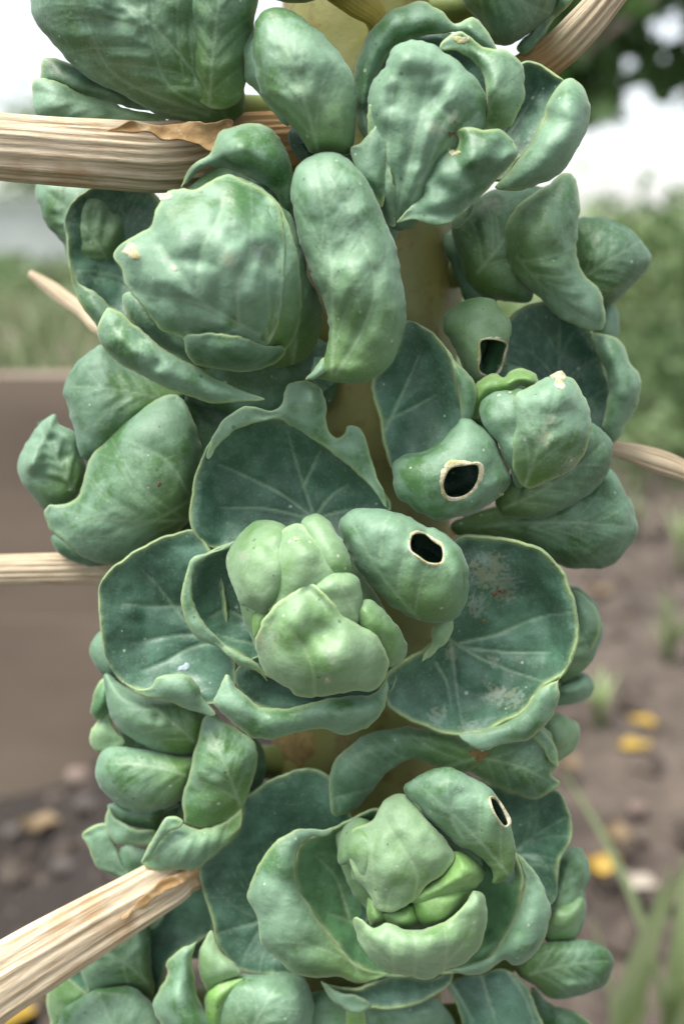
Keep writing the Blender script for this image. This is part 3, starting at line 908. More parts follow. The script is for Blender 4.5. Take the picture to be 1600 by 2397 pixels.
# --- mid right sprout with the round hole
s = sprout(1180, 1080, -170, 'sprout whose big curled leaf has one large round corky-rimmed hole, smooth lumpy head beside it', 55)
L(s, 'D', '780,80 900,20 1060,60 1150,180 1215,400 1220,520 1200,640 1100,660 900,560 780,420 740,240', z=-260, h=-50, face='in', mat='deep', free=True, p=1, base='1000,640', tip='1000,60')
L(s, 'D', '1138,165 1225,165 1290,218 1322,290 1366,360 1362,470 1305,580 1242,655 1195,605 1212,490 1220,400 1195,300 1155,215', z=-235, h=48, free=True, p=.55)
L(s, 'D', '460,135 470,68 530,18 600,-12 680,-6 740,48 776,110 770,185 748,262 722,330 690,390 630,400 590,385 560,330 528,270 498,200', z=-105, h=75, mat='heart', holes=('635,192 700,184 752,206 742,255 724,318 690,352 650,348 626,325 632,265',), bump=1.1, p=.5, pins='620,60,8,60', label='small leaf with a squarish chewed hole')
L(s, 'D', '500,380 560,330 700,300 820,310 890,420 800,560 640,640 540,560', z=-160, h=30, mat='deep')
L(s, 'D', '622,382 700,336 740,352 770,326 830,318 892,346 896,402 860,414 820,400 760,430 690,445 650,470 620,545 585,525 596,450', z=-40, h=34, mat='bright', free=True, bump=1.6, lump=50)
L(s, 'D', '1225,780 1292,880 1340,970 1352,1062 1302,1162 1232,1222 1100,1240 1000,1222 900,1175 790,1115 650,1090 540,1085 500,1040 600,980 760,930 950,900 1100,850', z=-190, h=110, mat='deep', base='620,1050', tip='1330,1050', nv=5, spread=.5)
L(s, 'D', '1120,560 1190,602 1238,668 1228,760 1172,862 1082,930 950,990 850,1012 730,985 700,900 800,780 1000,600', z=-85, h=100, mat='deep', base='740,960', tip='1200,660', pins='1180,740,10,60', bump=1.3)
B8 = ('D', 890, 600, 330, 330, -35, 120)
L(s, 'D', '632,530 636,480 690,432 760,420 830,415 840,560 860,700 840,860 800,868 765,770 718,670 660,590', z=-2, h=26, p=.55, mat='wax', name='head_leaf', ball=B8)
L(s, 'D', '780,600 775,500 800,425 868,398 920,365 990,350 1062,372 1102,440 1136,520 1142,620 1112,702 1052,780 950,832 850,866 790,800', z=8, h=44, p=.55, mat='wax', free=True, bump=1.1, name='head_leaf', ball=B8, base='840,850', tip='1000,360', nv=3, spread=.6, pins='990,440,22,90 1060,620,10,80', scuffs='930,640,60 1050,760,60 960,560,40')
fleck(s, 'D', 995, 368, 42, 20, 'cork', 'corky_patch')
L(s, 'D', '292,106 362,120 432,180 482,250 512,312 532,400 546,470 560,545 520,610 460,660 350,730 240,790 200,680 185,560 140,372 195,322 250,230 275,140', z=-30, h=-55, face='in', p=1, mat='deep', free=True, veins='200,560 320,500 430,440;195,600 300,380 360,240', label='upper part of the curled leaf, dark inside')
L(s, 'D', '425,172 480,225 520,290 560,330 600,375 622,425 610,490 590,560 548,560 540,470 528,400 508,312 478,250', z=-14, h=34, free=True, p=.55, name='rolled_edge')
L(s, 'D', '232,750 300,718 380,690 450,650 505,595 545,545 585,545 640,582 700,642 752,760 776,830 730,900 640,962 540,1002 425,1012 320,962 252,905 232,830', z=28, h=105, p=.5, mat='wax',
  holes=('470,815 498,775 555,762 622,762 626,822 592,882 540,910 484,906 462,862',), bump=1.0, rimw=2.3, label='lower curled lobe with a large round hole', pins='700,780,-8,40')
fleck(s, 'D', 728, 895, 70, 6, 'cork', 'corky_patch')

# --- centre sprout
s = sprout(780, 1390, -110, 'widest open sprout with two-lobed pale head, holed leaf flap and scarred cup leaf', 60)
bt = L(s, 'C', '872,1010 885,900 905,800 940,720 985,640 1060,580 1170,555 1290,545 1400,600 1480,660 1600,760 1700,850 1790,940 1740,1050 1600,1100 1400,1150 1100,1150 960,1135 905,1090', z=-20, h=-75, face='in', p=1, mat='deep', free=True, nv=1,
  veins='1440,1000 1400,880 1350,720 1320,610;1420,990 1280,890 1100,800 1000,760;1400,1000 1200,960 1000,960;1450,990 1520,900 1600,850;1460,1000 1620,960;1390,860 1440,760 1470,700', label='broad upright leaf showing a dark inside with radiating pale veins')
L(s, 'C', '955,730 965,660 1000,580 1060,525 1140,495 1240,510 1285,480 1320,400 1400,372 1470,400 1490,465 1498,540 1510,605 1540,632 1575,615 1592,578 1650,585 1690,680 1725,800 1770,900 1775,960 1700,870 1600,770 1500,690 1400,615 1290,560 1170,570 1070,610 1000,670', z=8, h=38, free=True, p=.55, name='rolled_edge', mat='wax', pins='1440,470,12,50 1620,690,10,60', parent=None) if False else \
L(bt, 'C', '955,730 965,660 1000,580 1060,525 1140,495 1240,510 1285,480 1320,400 1400,372 1470,400 1490,465 1498,540 1510,605 1540,632 1575,615 1592,578 1650,585 1690,680 1725,800 1770,900 1775,960 1700,870 1600,770 1500,690 1400,615 1290,560 1170,570 1070,610 1000,670', z=8, h=38, free=True, p=.55, name='rolled_edge', mat='wax', pins='1440,470,12,50 1620,690,10,60')
lf = L(s, 'E', '880,88 760,115 640,170 520,260 466,330 458,400 460,480 470,560 482,640 540,760 590,800 645,812 760,850 900,880 1050,860 1080,700 1040,500 1000,250', z=-10, h=-60, face='in', p=1, mat='deep', free=True, nv=1,
  veins='1040,600 900,610 760,680 640,730;1000,590 850,440 700,430 560,420;1030,560 880,520 720,330 640,250;980,560 820,560 600,600', pins='590,450,22,60 620,540,14,50', label='broad spread leaf with pale rim and dark blue-green inside')
L(lf, 'E', '560,772 640,808 690,795 725,760 775,742 860,745 910,790 930,850 985,925 890,912 760,865 640,835', z=0, h=26, free=True, p=.55, name='rolled_edge', pins='760,790,8,50')
fleck(s, 'E', 845, 710, -30, 12, 'chaff', 'pale_fleck')
ic = L(s, 'E', '1070,145 950,195 888,240 872,330 880,420 915,490 960,550 1030,615 1120,665 1210,745 1300,760 1350,600 1300,350 1200,200', z=35, h=-55, face='in', p=1, mat='deep', free=True, nv=1, veins='1250,560 1050,450 960,480;1250,600 1100,590 1000,560')
L(ic, 'E', '1075,132 1010,165 950,182 880,210 850,290 830,390 836,450 852,500 900,570 1000,622 1080,692 1190,738 1225,775 1180,690 1120,655 1035,602 965,540 925,480 888,405 884,330 896,260 945,212 1062,152', z=44, h=24, free=True, p=.5, name='rolled_edge')
# cup on the right
rc = L(s, 'F', '520,122 640,115 800,135 920,190 1000,262 1032,350 1062,420 1080,500 1062,610 1012,735 925,790 832,900 740,950 640,1000 530,1016 400,982 280,932 208,870 215,740 330,660 450,560 500,400 500,220', z=30, h=-115, face='in', p=.9, mat='deep', free=True, nv=1,
  veins='490,580 620,660 760,720 920,775;500,600 520,760 540,920 560,990;540,600 700,560 900,480 1040,460;560,620 760,640 960,640;430,690 480,780 500,900', bump=1.3, scuffs='660,260,130 740,330,100 620,420,80 700,830,70 790,850,70 590,985,60 440,940,60 700,680,40 500,640,50', label='scarred cup leaf, dark inside with mould-grey scrapes')
L(rc, 'F', '1075,560 1050,660 1005,750 920,795 832,905 740,955 640,1005 530,1020 590,1070 650,1085 740,1060 850,1050 930,980 992,860 1000,760 1040,690', z=20, h=34, free=True, p=.5, name='rolled_edge', pins='960,840,8,60')
fleck(rc, 'F', 710, 368, 0, 12, 'speck', 'dark_slit', .1); fleck(rc, 'F', 742, 365, 0, 8, 'speck', 'dark_slit', .1); fleck(rc, 'F', 650, 497, 0, 5, 'scar', 'orange_speck', .1)
# lobes of the head
L(s, 'N', '560,1260 640,1220 760,1230 840,1330 900,1450 880,1550 760,1580 640,1560 570,1450 545,1340', z=10, h=75, mat='heart', name='head_leaf')
L(s, 'Z', '940,560 1000,510 1080,555 1150,620 1210,700 1222,790 1190,852 1120,875 1050,800', z=-6, h=30, p=.6, mat='heart', name='head_leaf', ball=('Z', 740, 600, 560, 620, 50, 165))
L(s, 'Z', '655,100 700,60 750,52 800,80 840,140 880,190 910,260 930,350 880,400 780,380 730,250', z=-4, h=34, p=.6, mat='heart', name='head_leaf', bump=.8, ball=('Z', 740, 600, 560, 620, 50, 165))
L(s, 'Z', '255,300 290,210 340,140 400,95 470,85 540,95 580,130 600,250 600,400 560,500 470,590 400,572 330,540 290,440 260,370', z=-10, h=48, p=.55, mat='heart', name='head_leaf', bump=.9, pins='380,250,8,90', scuffs='350,290,50', ball=('Z', 740, 600, 560, 620, 50, 165))
L(s, 'Z', '485,300 500,220 540,150 600,115 660,108 720,170 780,250 835,345 830,420 700,480 600,560 500,600 480,560 520,460 490,380', z=2, h=44, p=.55, free=True, mat='heart', name='head_leaf', bump=1.1, ball=('Z', 740, 600, 560, 620, 50, 165), veins='500,240 488,330 530,440;660,112 720,190 800,300', pins='700,250,12,70')
L(s, 'Z', '400,590 470,580 470,640 430,720 402,720', z=-20, h=10, mat='bright', name='head_leaf', ball=('Z', 740, 600, 560, 620, 50, 165))
L(s, 'Z', '700,430 745,400 790,370 850,360 930,372 975,410 985,480 975,570 960,660 900,700 790,600', z=8, h=30, p=.55, mat='heart', name='head_leaf', bump=.9, ball=('Z', 740, 600, 560, 620, 50, 165), veins='960,620 900,500 840,380')
L(s, 'Z', '405,750 440,650 500,560 600,480 690,420 750,440 805,510 870,580 950,640 1040,690 1105,770 1128,860 1100,950 1050,1002 900,1012 800,1030 700,1042 620,1032 590,1000 500,950 440,870', z=22, h=52, p=.5, free=True, mat='heart', bump=1.2, name='head_leaf', scuffs='470,720,90 820,820,50 800,950,30', ball=('Z', 740, 600, 560, 620, 50, 165), pins='780,690,-46,75 560,660,10,90 960,860,8,120 540,900,8,80',
  veins='730,1030 720,900 670,780 600,690 540,650;780,440 850,580 950,650 1060,740;690,470 760,520 800,600')
fleck(s, 'E', 1360, 120, 190, 6, 'cork', 'corky_patch'); fleck(s, 'E', 1503, 772, 190, 7, 'cork', 'corky_patch')
L(s, 'N', '775,1200 800,1172 860,1165 912,1176 962,1200 1012,1222 1052,1257 1072,1302 1076,1362 1052,1412 1002,1428 950,1420 900,1390 858,1350 818,1300 790,1245', z=95, h=115, mat='wax', holes=(' '.join(f'{(800+float(a)/1.96)*.98:.1f},{(700+float(b)/1.96)*.98:.1f}' for a, b in ((322, 1082), (375, 1076), (420, 1112), (460, 1142), (456, 1208), (400, 1212), (350, 1182), (313, 1150))),), base='960,1420', tip='800,1180', nv=3, bump=1.0, label='folded leaf flap with an angular hole', pins='1010,1380,10,40')
L(s, 'F', '400,545 450,490 505,480 510,520 480,590 430,640 365,685 385,640 410,590', z=40, h=18, free=True, mat='heart')
L(s, 'N', '505,1575 520,1545 545,1580 592,1618 650,1625 720,1610 790,1595 850,1592 885,1560 892,1590 880,1625 840,1670 800,1685 740,1675 680,1680 620,1695 570,1690 525,1650 490,1615', z=105, h=58, free=True, p=.5, mat='wax', pins='540,1630,10,30 620,1660,8,30')
L(s, 'N', '540,1540 700,1480 900,1500 890,1590 700,1640 560,1600', z=20, h=-40, face='in', mat='deep', free=True, p=1)

# --- far right small sprouts behind the scarred cup
s = sprout(1310, 1520, -260, 'small pale lumpy sprout half hidden behind the scarred cup leaf')
L(s, 'F', '1040,340 1130,378 1190,470 1192,560 1142,690 1062,765 990,780 940,700 960,450', z=-230, h=80, mat='wax', base='960,740', tip='1120,400', bump=1.8, lump=70)
L(s, 'F', '1060,360 1120,385 1175,470 1180,550 1130,640 1080,600 1060,480', z=-190, h=40, mat='wax', free=True, p=.6, bump=1.4, lump=60)
L(s, 'F', '980,800 1060,760 1110,735 1158,800 1105,862 1032,885 960,880', z=-250, h=50, mat='wax', bump=2.2, lump=50)
s = sprout(1290, 1690, -270, 'tiny crumpled bright sprout below the small lumpy one')
L(s, 'H', '920,170 985,140 1045,168 1082,190 1080,285 1022,355 960,370 910,280', z=-240, h=60, mat='heart', bump=1.6, lump=60)
L(s, 'H', '860,200 900,190 950,230 990,330 985,390 950,340 900,270', z=-120, h=18, mat='wax', free=True)

# --- lower left sprout
s = sprout(370, 1760, -190, 'stacked dull green sprout with a wavy twisted pointed leaf on its front side')
L(s, 'E', '560,820 760,850 960,900 1060,1000 1180,1040 1190,1300 1000,1400 800,1420 640,1350 560,1100', z=-230, h=60, mat='deep')
L(s, 'G', '560,760 760,800 980,860 1010,1100 960,1260 760,1240 640,1100 560,950', z=-280, h=50, mat='deep')
L(s, 'G', '1000,200 1180,260 1220,420 1140,560 980,640 900,400', z=-200, h=50, mat='deep')
L(s, 'E', '470,540 425,585 413,640 440,710 510,760 560,700 540,600', z=-200, h=40, mat='wax')
L(s, 'E', '484,755 445,800 420,870 425,930 450,950 500,900 520,820', z=-170, h=25, free=True, mat='heart', face='in')
L(s, 'E', '480,885 445,960 415,1000 420,1080 460,1105 540,1080 575,1060 520,970 500,920', z=-175, h=28, free=True, mat='heart')
L(s, 'E', '485,740 560,785 640,825 780,850 920,890 960,960 920,1090 830,1120 700,1095 620,1045 552,992 500,900', z=-135, h=100, mat='wax', base='900,1060', tip='520,780', pins='720,950,-12,30')
L(s, 'E', '446,1150 470,1092 560,1070 680,1090 830,1112 920,1120 900,1240 840,1320 722,1362 620,1374 540,1342 480,1290 442,1220', z=-125, h=105, mat='wax', base='860,1210', tip='480,1150', bump=.8)
L(s, 'G', '495,565 520,600 560,640 640,672 722,682 740,640 760,600 830,560 700,560', z=-160, h=30, mat='deep')
L(s, 'G', '500,570 540,622 640,672 722,684 705,740 620,752 530,742 488,680 482,610', z=-150, h=28, mat='wax', free=True)
L(s, 'G', '374,712 430,662 495,650 532,742 560,830 600,900 470,870 440,850 410,772', z=-170, h=28, mat='wax', free=True)
L(s, 'G', '946,148 912,260 886,340 862,440 834,530 843,600 850,650 910,672 1010,650 1105,585 1152,482 1182,370 1162,270 1070,200', z=-60, h=75, free=True, p=.55, base='1100,560', tip='940,170', bump=1.0)
L(s, 'G', '838,642 800,615 762,622 722,690 682,760 648,830 678,857 820,862 905,852 982,802 1062,720 1112,642 1112,575 1010,650 920,672', z=-40, h=50, free=True, p=.55, base='1100,600', tip='660,840')
L(s, 'G', '762,622 800,615 842,640 830,665 770,690 720,750 680,800 650,828 680,760 722,690', z=0, h=14, free=True, p=.6, name='leaf')

# --- lower main sprout
s = sprout(960, 2010, -120, 'yellow-green hearted open sprout ringed by curled collar leaves, one leaf with a narrow slit', 60)
L(s, 'G', '1120,540 1200,480 1300,430 1420,400 1500,430 1600,600 1700,900 1650,1200 1500,1340 1340,1335 1200,1335 1090,1312 1010,1222 980,1120 970,1060 930,950 915,850 1000,770 1080,690 1112,610', z=-70, h=-60, p=1, face='in', mat='deep', free=True, base='1600,1000', tip='1000,1150', nv=5, spread=1.0)
L(s, 'H', '500,430 700,480 880,520 975,500 1030,590 1052,680 1040,740 1000,800 985,900 975,1010 920,1040 800,1000 700,900 600,700', z=-80, h=-60, p=1, face='in', mat='deep', free=True, base='650,900', tip='1020,620')
# inside of the collar
L(s, 'G', '1500,690 1400,730 1360,800 1365,940 1420,1040 1490,1130 1568,1230 1640,1300 1780,1340 2000,1330 2200,1290 2330,1150 2390,950 2360,800 2250,620 2000,560 1700,600', z=-10, h=-110, p=.8, face='in', mat='heart', free=True, nv=1, veins='1600,1080 1540,900 1450,800;1620,1100 1500,1060', label='inside of the collar leaves')
L(s, 'G', '1530,672 1480,680 1420,668 1350,675 1280,720 1200,810 1150,920 1138,1000 1180,1080 1200,1200 1280,1280 1340,1332 1430,1356 1540,1350 1640,1385 1720,1370 1780,1335 1690,1320 1620,1285 1565,1230 1485,1125 1425,1035 1372,940 1354,820 1372,760 1432,712 1500,700', z=20, h=62, free=True, p=.5, mat='wax', pins='1240,960,8,60 1300,1200,8,60', base='1640,1330', tip='1380,720', bump=1.1, nv=2)
L(s, 'H', '800,785 880,860 930,950 952,1040 932,1170 882,1252 800,1300 740,1275 690,1310 620,1342 520,1335 480,1322 560,1300 620,1282 682,1250 732,1180 772,1110 802,1040 838,905', z=20, h=55, free=True, p=.5, mat='wax', bump=1.1)
L(s, 'H', '-70,1400 60,1412 160,1380 240,1345 400,1370 505,1330 500,1372 430,1432 300,1482 150,1492 20,1465', z=-30, h=-25, p=1, face='in', mat='deep', free=True)
L(s, 'G', '1470,1370 1560,1420 1650,1440 1700,1480 1650,1520 1560,1490 1500,1430', z=-20, h=20, mat='wax', free=True)
# heart
L(s, 'H', '-30,700 20,640 100,620 150,640 250,520 420,600 560,740 640,820 600,950 400,1120 200,1110 60,980', z=-25, h=60, mat='heart', name='head_leaf')
L(s, 'Y', '640,680 700,735 730,790 690,825 650,820 635,760', z=-30, h=20, ball=('Y', 860, 640, 430, 520, 10, 120), mat='bright', name='head_leaf')
L(s, 'Y', '700,760 780,740 860,715 880,790 835,838 750,835', z=-26, h=30, ball=('Y', 860, 640, 430, 520, 10, 120), mat='bright', name='head_leaf')
L(s, 'Y', '865,690 950,655 1100,630 1150,640 1095,745 1005,820 930,825 880,785', z=-22, h=36, ball=('Y', 860, 640, 430, 520, 10, 120), mat='bright', name='head_leaf', bump=.9)
L(s, 'Y', '840,690 960,600 1040,520 1060,450 1150,480 1210,560 1165,640 1100,655 980,690 900,715', z=-8, h=36, p=.6, ball=('Y', 860, 640, 430, 520, 10, 120), mat='bright', name='head_leaf')
L(s, 'Y', '485,430 510,335 580,285 640,300 700,380 680,540 640,640 560,592 545,520 500,520', z=0, h=45, p=.55, ball=('Y', 860, 640, 430, 520, 10, 120), mat='heart', name='head_leaf', bump=.9)
L(s, 'Y', '560,340 640,305 665,290 720,200 810,165 880,235 960,330 1040,410 1068,480 1010,560 930,620 885,680 765,752 680,738 640,660 590,600 552,520 545,420', z=10, h=52, p=.55, free=True, ball=('Y', 860, 640, 430, 520, 10, 120), mat='heart', name='head_leaf', bump=1.2, veins='860,700 880,570 800,420 740,330 700,260;690,730 660,560 655,440 680,360;890,650 1000,575 1060,500;730,740 760,640 850,620', pins='600,440,10,70 740,230,14,70 960,460,8,80 720,560,8,70')
L(s, 'H', '55,1082 100,1095 150,1122 200,1106 250,1118 292,1134 400,1120 500,1080 560,1020 600,955 635,962 672,1050 652,1150 622,1232 562,1292 482,1322 412,1362 322,1352 200,1322 110,1250 70,1160', z=14, h=50, p=.55, mat='heart', free=True, bump=1.2, name='head_leaf', veins='240,1345 232,1230 225,1125;470,1315 480,1200 465,1110;330,1350 340,1240 330,1140;240,1300 150,1230 90,1150;470,1290 560,1200 620,1080', ball=('Y', 860, 640, 430, 520, 10, 120))
L(s, 'H', '280,485 332,440 402,405 500,395 572,430 652,470 722,540 772,630 786,700 796,770 786,860 742,910 692,922 690,870 660,822 600,782 540,750 470,692 402,640 348,570 302,522', z=105, h=70, mat='wax', p=.5, holes=('680,530 705,538 728,570 748,612 762,652 745,662 715,628 690,580',), base='760,880', tip='330,450', nv=3, bump=1.0, label='hooded leaf with a narrow slit hole', veins='560,730 500,600 560,440')
L(s, 'N', '752,1800 765,1872 800,1862 850,1822 890,1770 945,1742 1010,1762 1060,1772 1100,1755 1110,1720 1050,1690 980,1670 900,1672 840,1685 790,1718 760,1760', z=-60, h=75, mat='deep', free=True, p=.52, base='1090,1740', tip='770,1830', bump=1.2)
L(s, 'H', '560,380 620,350 680,290 800,270 872,252 930,310 982,385 962,420 1000,462 940,512 880,540 800,512 700,470', z=-60, h=45, mat='deep', free=True, p=.6, base='640,350', tip='960,460')
L(s, 'H', '872,252 890,215 940,240 985,330 990,385 960,372 920,310', z=-40, h=12, mat='wax', free=True)
fleck(s, 'H', 640, 338, -10, 22, 'scar', 'leaf_scar')

# --- right lower side sprouts
s = sprout(1330, 2080, -270, 'upright pale green side sprout behind the collar of the yellow-green hearted sprout')
L(s, 'H', '990,800 1060,750 1122,800 1142,880 1122,960 1108,1100 1060,1190 960,1200 900,1130 920,1000', z=-200, h=70, mat='wax', base='960,1180', tip='1060,770', veins='1100,960 1110,1080 1090,1180')
L(s, 'H', '950,1030 1040,1000 1100,990 1100,1100 1060,1180 960,1190 930,1130', z=-150, h=40, mat='heart')
s = sprout(1320, 2230, -230, 'dull blue-green sideways sprout under the upright pale side sprout')
L(s, 'H', '900,1200 1050,1180 1150,1190 1212,1222 1242,1290 1212,1382 1110,1432 960,1450 880,1392 800,1330 840,1240', z=-140, h=85, mat='deep', base='860,1340', tip='1220,1280', bump=1.2)
s = sprout(1120, 2370, -150, 'bottom leaves with long pale midribs below the yellow-green hearted sprout')
L(s, 'H', '490,1390 540,1350 640,1340 740,1312 832,1372 882,1462 922,1568 960,1700 980,1850 600,1850 560,1640 530,1490', z=-90, h=40, mat='deep', face='in', free=True, p=.7, veins='500,1385 560,1480 620,1600;640,1345 670,1450 720,1600;760,1330 840,1450 890,1600')
L(s, 'H', '870,1400 950,1470 1100,1530 1200,1640 1100,1800 930,1700 900,1550', z=-190, h=40, mat='deep', free=True)
L(s, 'N', '690,2290 760,2270 900,2300 1000,2290 1040,2349 1050,2500 700,2500', z=-130, h=50, mat='wax')
L(s, 'H', '30,1500 90,1500 110,1560 140,1700 60,1720 20,1600', z=-80, h=15, mat='bright', free=True)

# --- bottom left sprouts
s = sprout(560, 2350, -120, 'tight green sprout with split wavy cover leaves beneath the broad dark-backed leaf')
L(s, 'G', '940,1440 1000,1390 1080,1342 1200,1335 1380,1345 1430,1440 1430,1600 1380,1750 1050,1750 960,1620', z=-80, h=110, mat='wax', base='1100,1700', tip='1300,1350')
L(s, 'G', '950,1420 1060,1370 1120,1360 1050,1460 1010,1600 1000,1700 950,1560', z=-20, h=30, mat='bright')
L(s, 'G', '970,1140 925,1205 914,1300 930,1380 952,1422 1020,1375 1105,1335 1085,1300 1015,1230', z=-50, h=40, mat='heart', free=True, p=.55)
L(s, 'G', '908,1186 870,1200 822,1222 765,1290 762,1350 722,1410 698,1480 740,1568 820,1700 1000,1700 985,1570 925,1480 892,1360 880,1260', z=-40, h=75, mat='wax', free=True, p=.52, bump=1.2, pins='800,1450,12,60')
s = sprout(330, 2330, -210, 'low spreading sprout with pale ribbed leaves under the slanting dry leaf stalk')
L(s, 'G', '740,990 900,890 975,1050 972,1140 905,1192 765,1290 720,1440 600,1420 560,1250 640,1120', z=-190, h=-30, p=1, face='in', mat='deep', free=True)
L(s, 'G', '735,1000 600,1055 430,1190 375,1290 390,1370 430,1420 560,1405 700,1440 700,1300 690,1150', z=-165, h=70, mat='wax', base='680,1380', tip='430,1210', bump=1.2, veins='590,1390 570,1280 640,1130')
L(s, 'G', '270,1300 320,1290 380,1330 410,1420 380,1440 330,1380', z=-200, h=-20, face='in', p=1, mat='deep', free=True)
L(s, 'G', '255,1308 215,1420 225,1568 230,1750 320,1750 350,1520 405,1440 330,1365', z=-180, h=35, mat='heart', free=True)
L(s, 'G', '285,1520 330,1470 400,1430 500,1402 620,1400 690,1465 750,1568 780,1750 260,1750', z=-110, h=70, mat='wax', base='620,1740', tip='450,1420')
L(s, 'G', '600,1060 720,1000 760,1060 720,1120 640,1140', z=-170, h=20, mat='wax', free=True)

# ------------------------------------------------------------------ garden behind
GREENS = {}
def foliage_mat(name, c1, c2, scale=6):
    m, nt = new_mat(name)
    g = N(nt)
    geo = g.n('ShaderNodeNewGeometry')
    n1 = g.noise(geo.outputs['Position'], scale, 4)
    col = g.mix(g.ramp(n1, .35, .65), c1, c2)
    bs = g.n('ShaderNodeBsdfPrincipled'); bs.inputs['Roughness'].default_value = .5
    g.l(col, bs.inputs['Base Color'])
    tr = g.n('ShaderNodeBsdfTranslucent'); g.l(col, tr.inputs['Color'])
    mx = g.n('ShaderNodeMixShader'); mx.inputs[0].default_value = .3
    out = g.n('ShaderNodeOutputMaterial')
    g.l(bs.outputs[0], mx.inputs[1]); g.l(tr.outputs[0], mx.inputs[2]); g.l(mx.outputs[0], out.inputs['Surface'])
    return m
F_DARK = foliage_mat('tree_foliage', (.045, .1, .03), (.09, .17, .05))
F_MID = foliage_mat('shrub_foliage', (.12, .2, .07), (.2, .29, .12))
F_PALE = foliage_mat('pale_foliage', (.25, .33, .14), (.38, .46, .24))
F_GRASS = foliage_mat('grass_blades', (.15, .2, .085), (.26, .31, .16))
BARK = simple_mat('bark', (.12, .09, .07), (.2, .16, .12), 30, .9, None, .6, .004)

LOBED = [(0, 0), (.22, .02), (.5, .12), (.42, .3), (.62, .5), (.36, .55), (.3, .8), (0, 1.05), (-.3, .8), (-.36, .55), (-.62, .5), (-.42, .3), (-.5, .12), (-.22, .02)]
OVAL = [(0, 0), (.22, .25), (.3, .55), (.16, .85), (0, 1), (-.16, .85), (-.3, .55), (-.22, .25)]
def leaf_cloud(centres, size, shape, rng, droop=.4):
    V, F = [], []
    k = 0
    for c in centres:
        s_ = size * rng.uniform(.7, 1.3)
        d = rng.normal(size=3); d[2] = d[2] * .6 - droop; d /= np.linalg.norm(d)
        a = np.cross(d, rng.normal(size=3)); a /= np.linalg.norm(a)
        nn = np.cross(a, d)
        for (u, v) in shape:
            V.append(c + a * u * s_ + d * v * s_ + nn * (abs(u) * .25 - v * v * .15) * s_)
        V.append(c + d * .45 * s_ - nn * .03 * s_)
        m = len(shape)
        for j in range(m): F.append((k + m, k + j, k + (j + 1) % m))
        k += m + 1
    return np.array(V), F

# tree: branches hang into view; trunk stands beyond the frame
def garden_tree():
    rng = np.random.default_rng(5)
    root = np.array([2.0, 2.9, 0])
    e = empty('garden_tree', root)
    tag(e, 'dark leafy tree with hanging lobed leaves against the white sky', 'tree')
    V, F, uv = tube([root + (0, 0, -.05), root + (-.03, 0, .8), root + (-.1, -.02, 1.6), root + (-.25, 0, 2.3)], [.09, .075, .06, .04], 14, sub=20)
    mesh_obj('trunk', V, F, BARK, e)
    cs = []
    limbs = []
    for i in range(16):
        t = rng.uniform(.9, 2.2)
        p0 = root + np.array([-.1, 0, t])
        tgt = at_depth(rng.uniform(1290, 2100), rng.uniform(-420, 180), rng.uniform(2.1, 3.3))
        limbs.append((p0, tgt))
        V, F, uv = tube([p0, (p0 + tgt) / 2 + (0, 0, .12), tgt], [.022, .014, .005], 8, sub=10)
        mesh_obj('branch', V, F, BARK, e)
        for q in range(26):
            u = rng.uniform(.35, 1.05)
            cs.append(p0 + (tgt - p0) * u + rng.normal(size=3) * .09 + (0, 0, .1 * math.sin(math.pi * u)))
    for q in range(700):
        cs.append(at_depth(rng.uniform(1290, 1950), rng.uniform(-420, 230), rng.uniform(2.3, 3.0)))
    for q in range(260):
        cs.append(at_depth(rng.uniform(1295, 1420), rng.uniform(-60, 235), rng.uniform(2.3, 2.8)))
    keep = []
    for c in cs:
        v = CAM_R.T @ (c - CAM_P); x = CX + FPX * v[0] / -v[2]; y = CY - FPX * v[1] / -v[2]
        if y > 222 + 22 * math.sin(x / 24) or x < 1295: continue
        # gaps where the sky shows between the sprays
        if any((x - gx) ** 2 / rx ** 2 + (y + 35 - gy) ** 2 / ry ** 2 < 1 for gx, gy, rx, ry in ((1440, 72, 46, 44), (1570, 80, 42, 46), (1452, 185, 46, 74))): continue
        keep.append(c)
    V, F = leaf_cloud(keep, .07, LOBED, rng, .9)
    o = mesh_obj('crown', V, F, F_DARK, e, smooth=False)
    o['kind'] = 'stuff'
garden_tree()

def shrub(x, y, dist, w, h_, n, mat, size, label, shape=OVAL, seed=0, name='garden_shrub', group='shrubs across the garden'):
    rng = np.random.default_rng(seed)
    b = at_depth(x, y, dist); b[2] = 0
    e = empty(name, b)
    tag(e, label, 'shrub', group)
    cl = [np.array([rng.normal() * w * .38, rng.normal() * w * .3, h_ * rng.uniform(.15, .95)]) for _ in range(14)]
    for i in range(5):
        a = cl[i] * .9
        V, F, uv = tube([b + (0, 0, -.02), b + a * (.5, .5, .55), b + a], [.012 * h_ + .004, .008 * h_ + .003, .003], 7, sub=8)
        mesh_obj('stem', V, F, BARK, e)
    cs = []
    for q in range(n):
        c = cl[rng.integers(len(cl))]
        p_ = b + c + rng.normal(size=3) * np.array([w * .17, w * .17, h_ * .12])
        p_[2] = abs(p_[2]) + .01
        cs.append(p_)
    V, F = leaf_cloud(cs, size, shape, rng, .05)
    o = mesh_obj('crown', V, F, mat, e, smooth=False)
    o['kind'] = 'stuff'
shrub(1560, 600, 4.2, .75, .5, 1700, F_PALE, .05, 'rounded pale green shrub beyond the bare soil, under the hanging tree', seed=1)
shrub(1390, 600, 5.6, .9, .5, 1500, F_PALE, .06, 'pale yellowish shrub beside the rounded pale green shrub', seed=2)
shrub(1800, 600, 3.6, .8, .62, 1500, F_MID, .06, 'taller mid-green leafy shrub beyond the rounded pale green shrub', seed=3)
shrub(1200, 600, 6.5, 1.2, .45, 1200, F_PALE, .07, 'pale low shrub behind the plant stalk', seed=4)
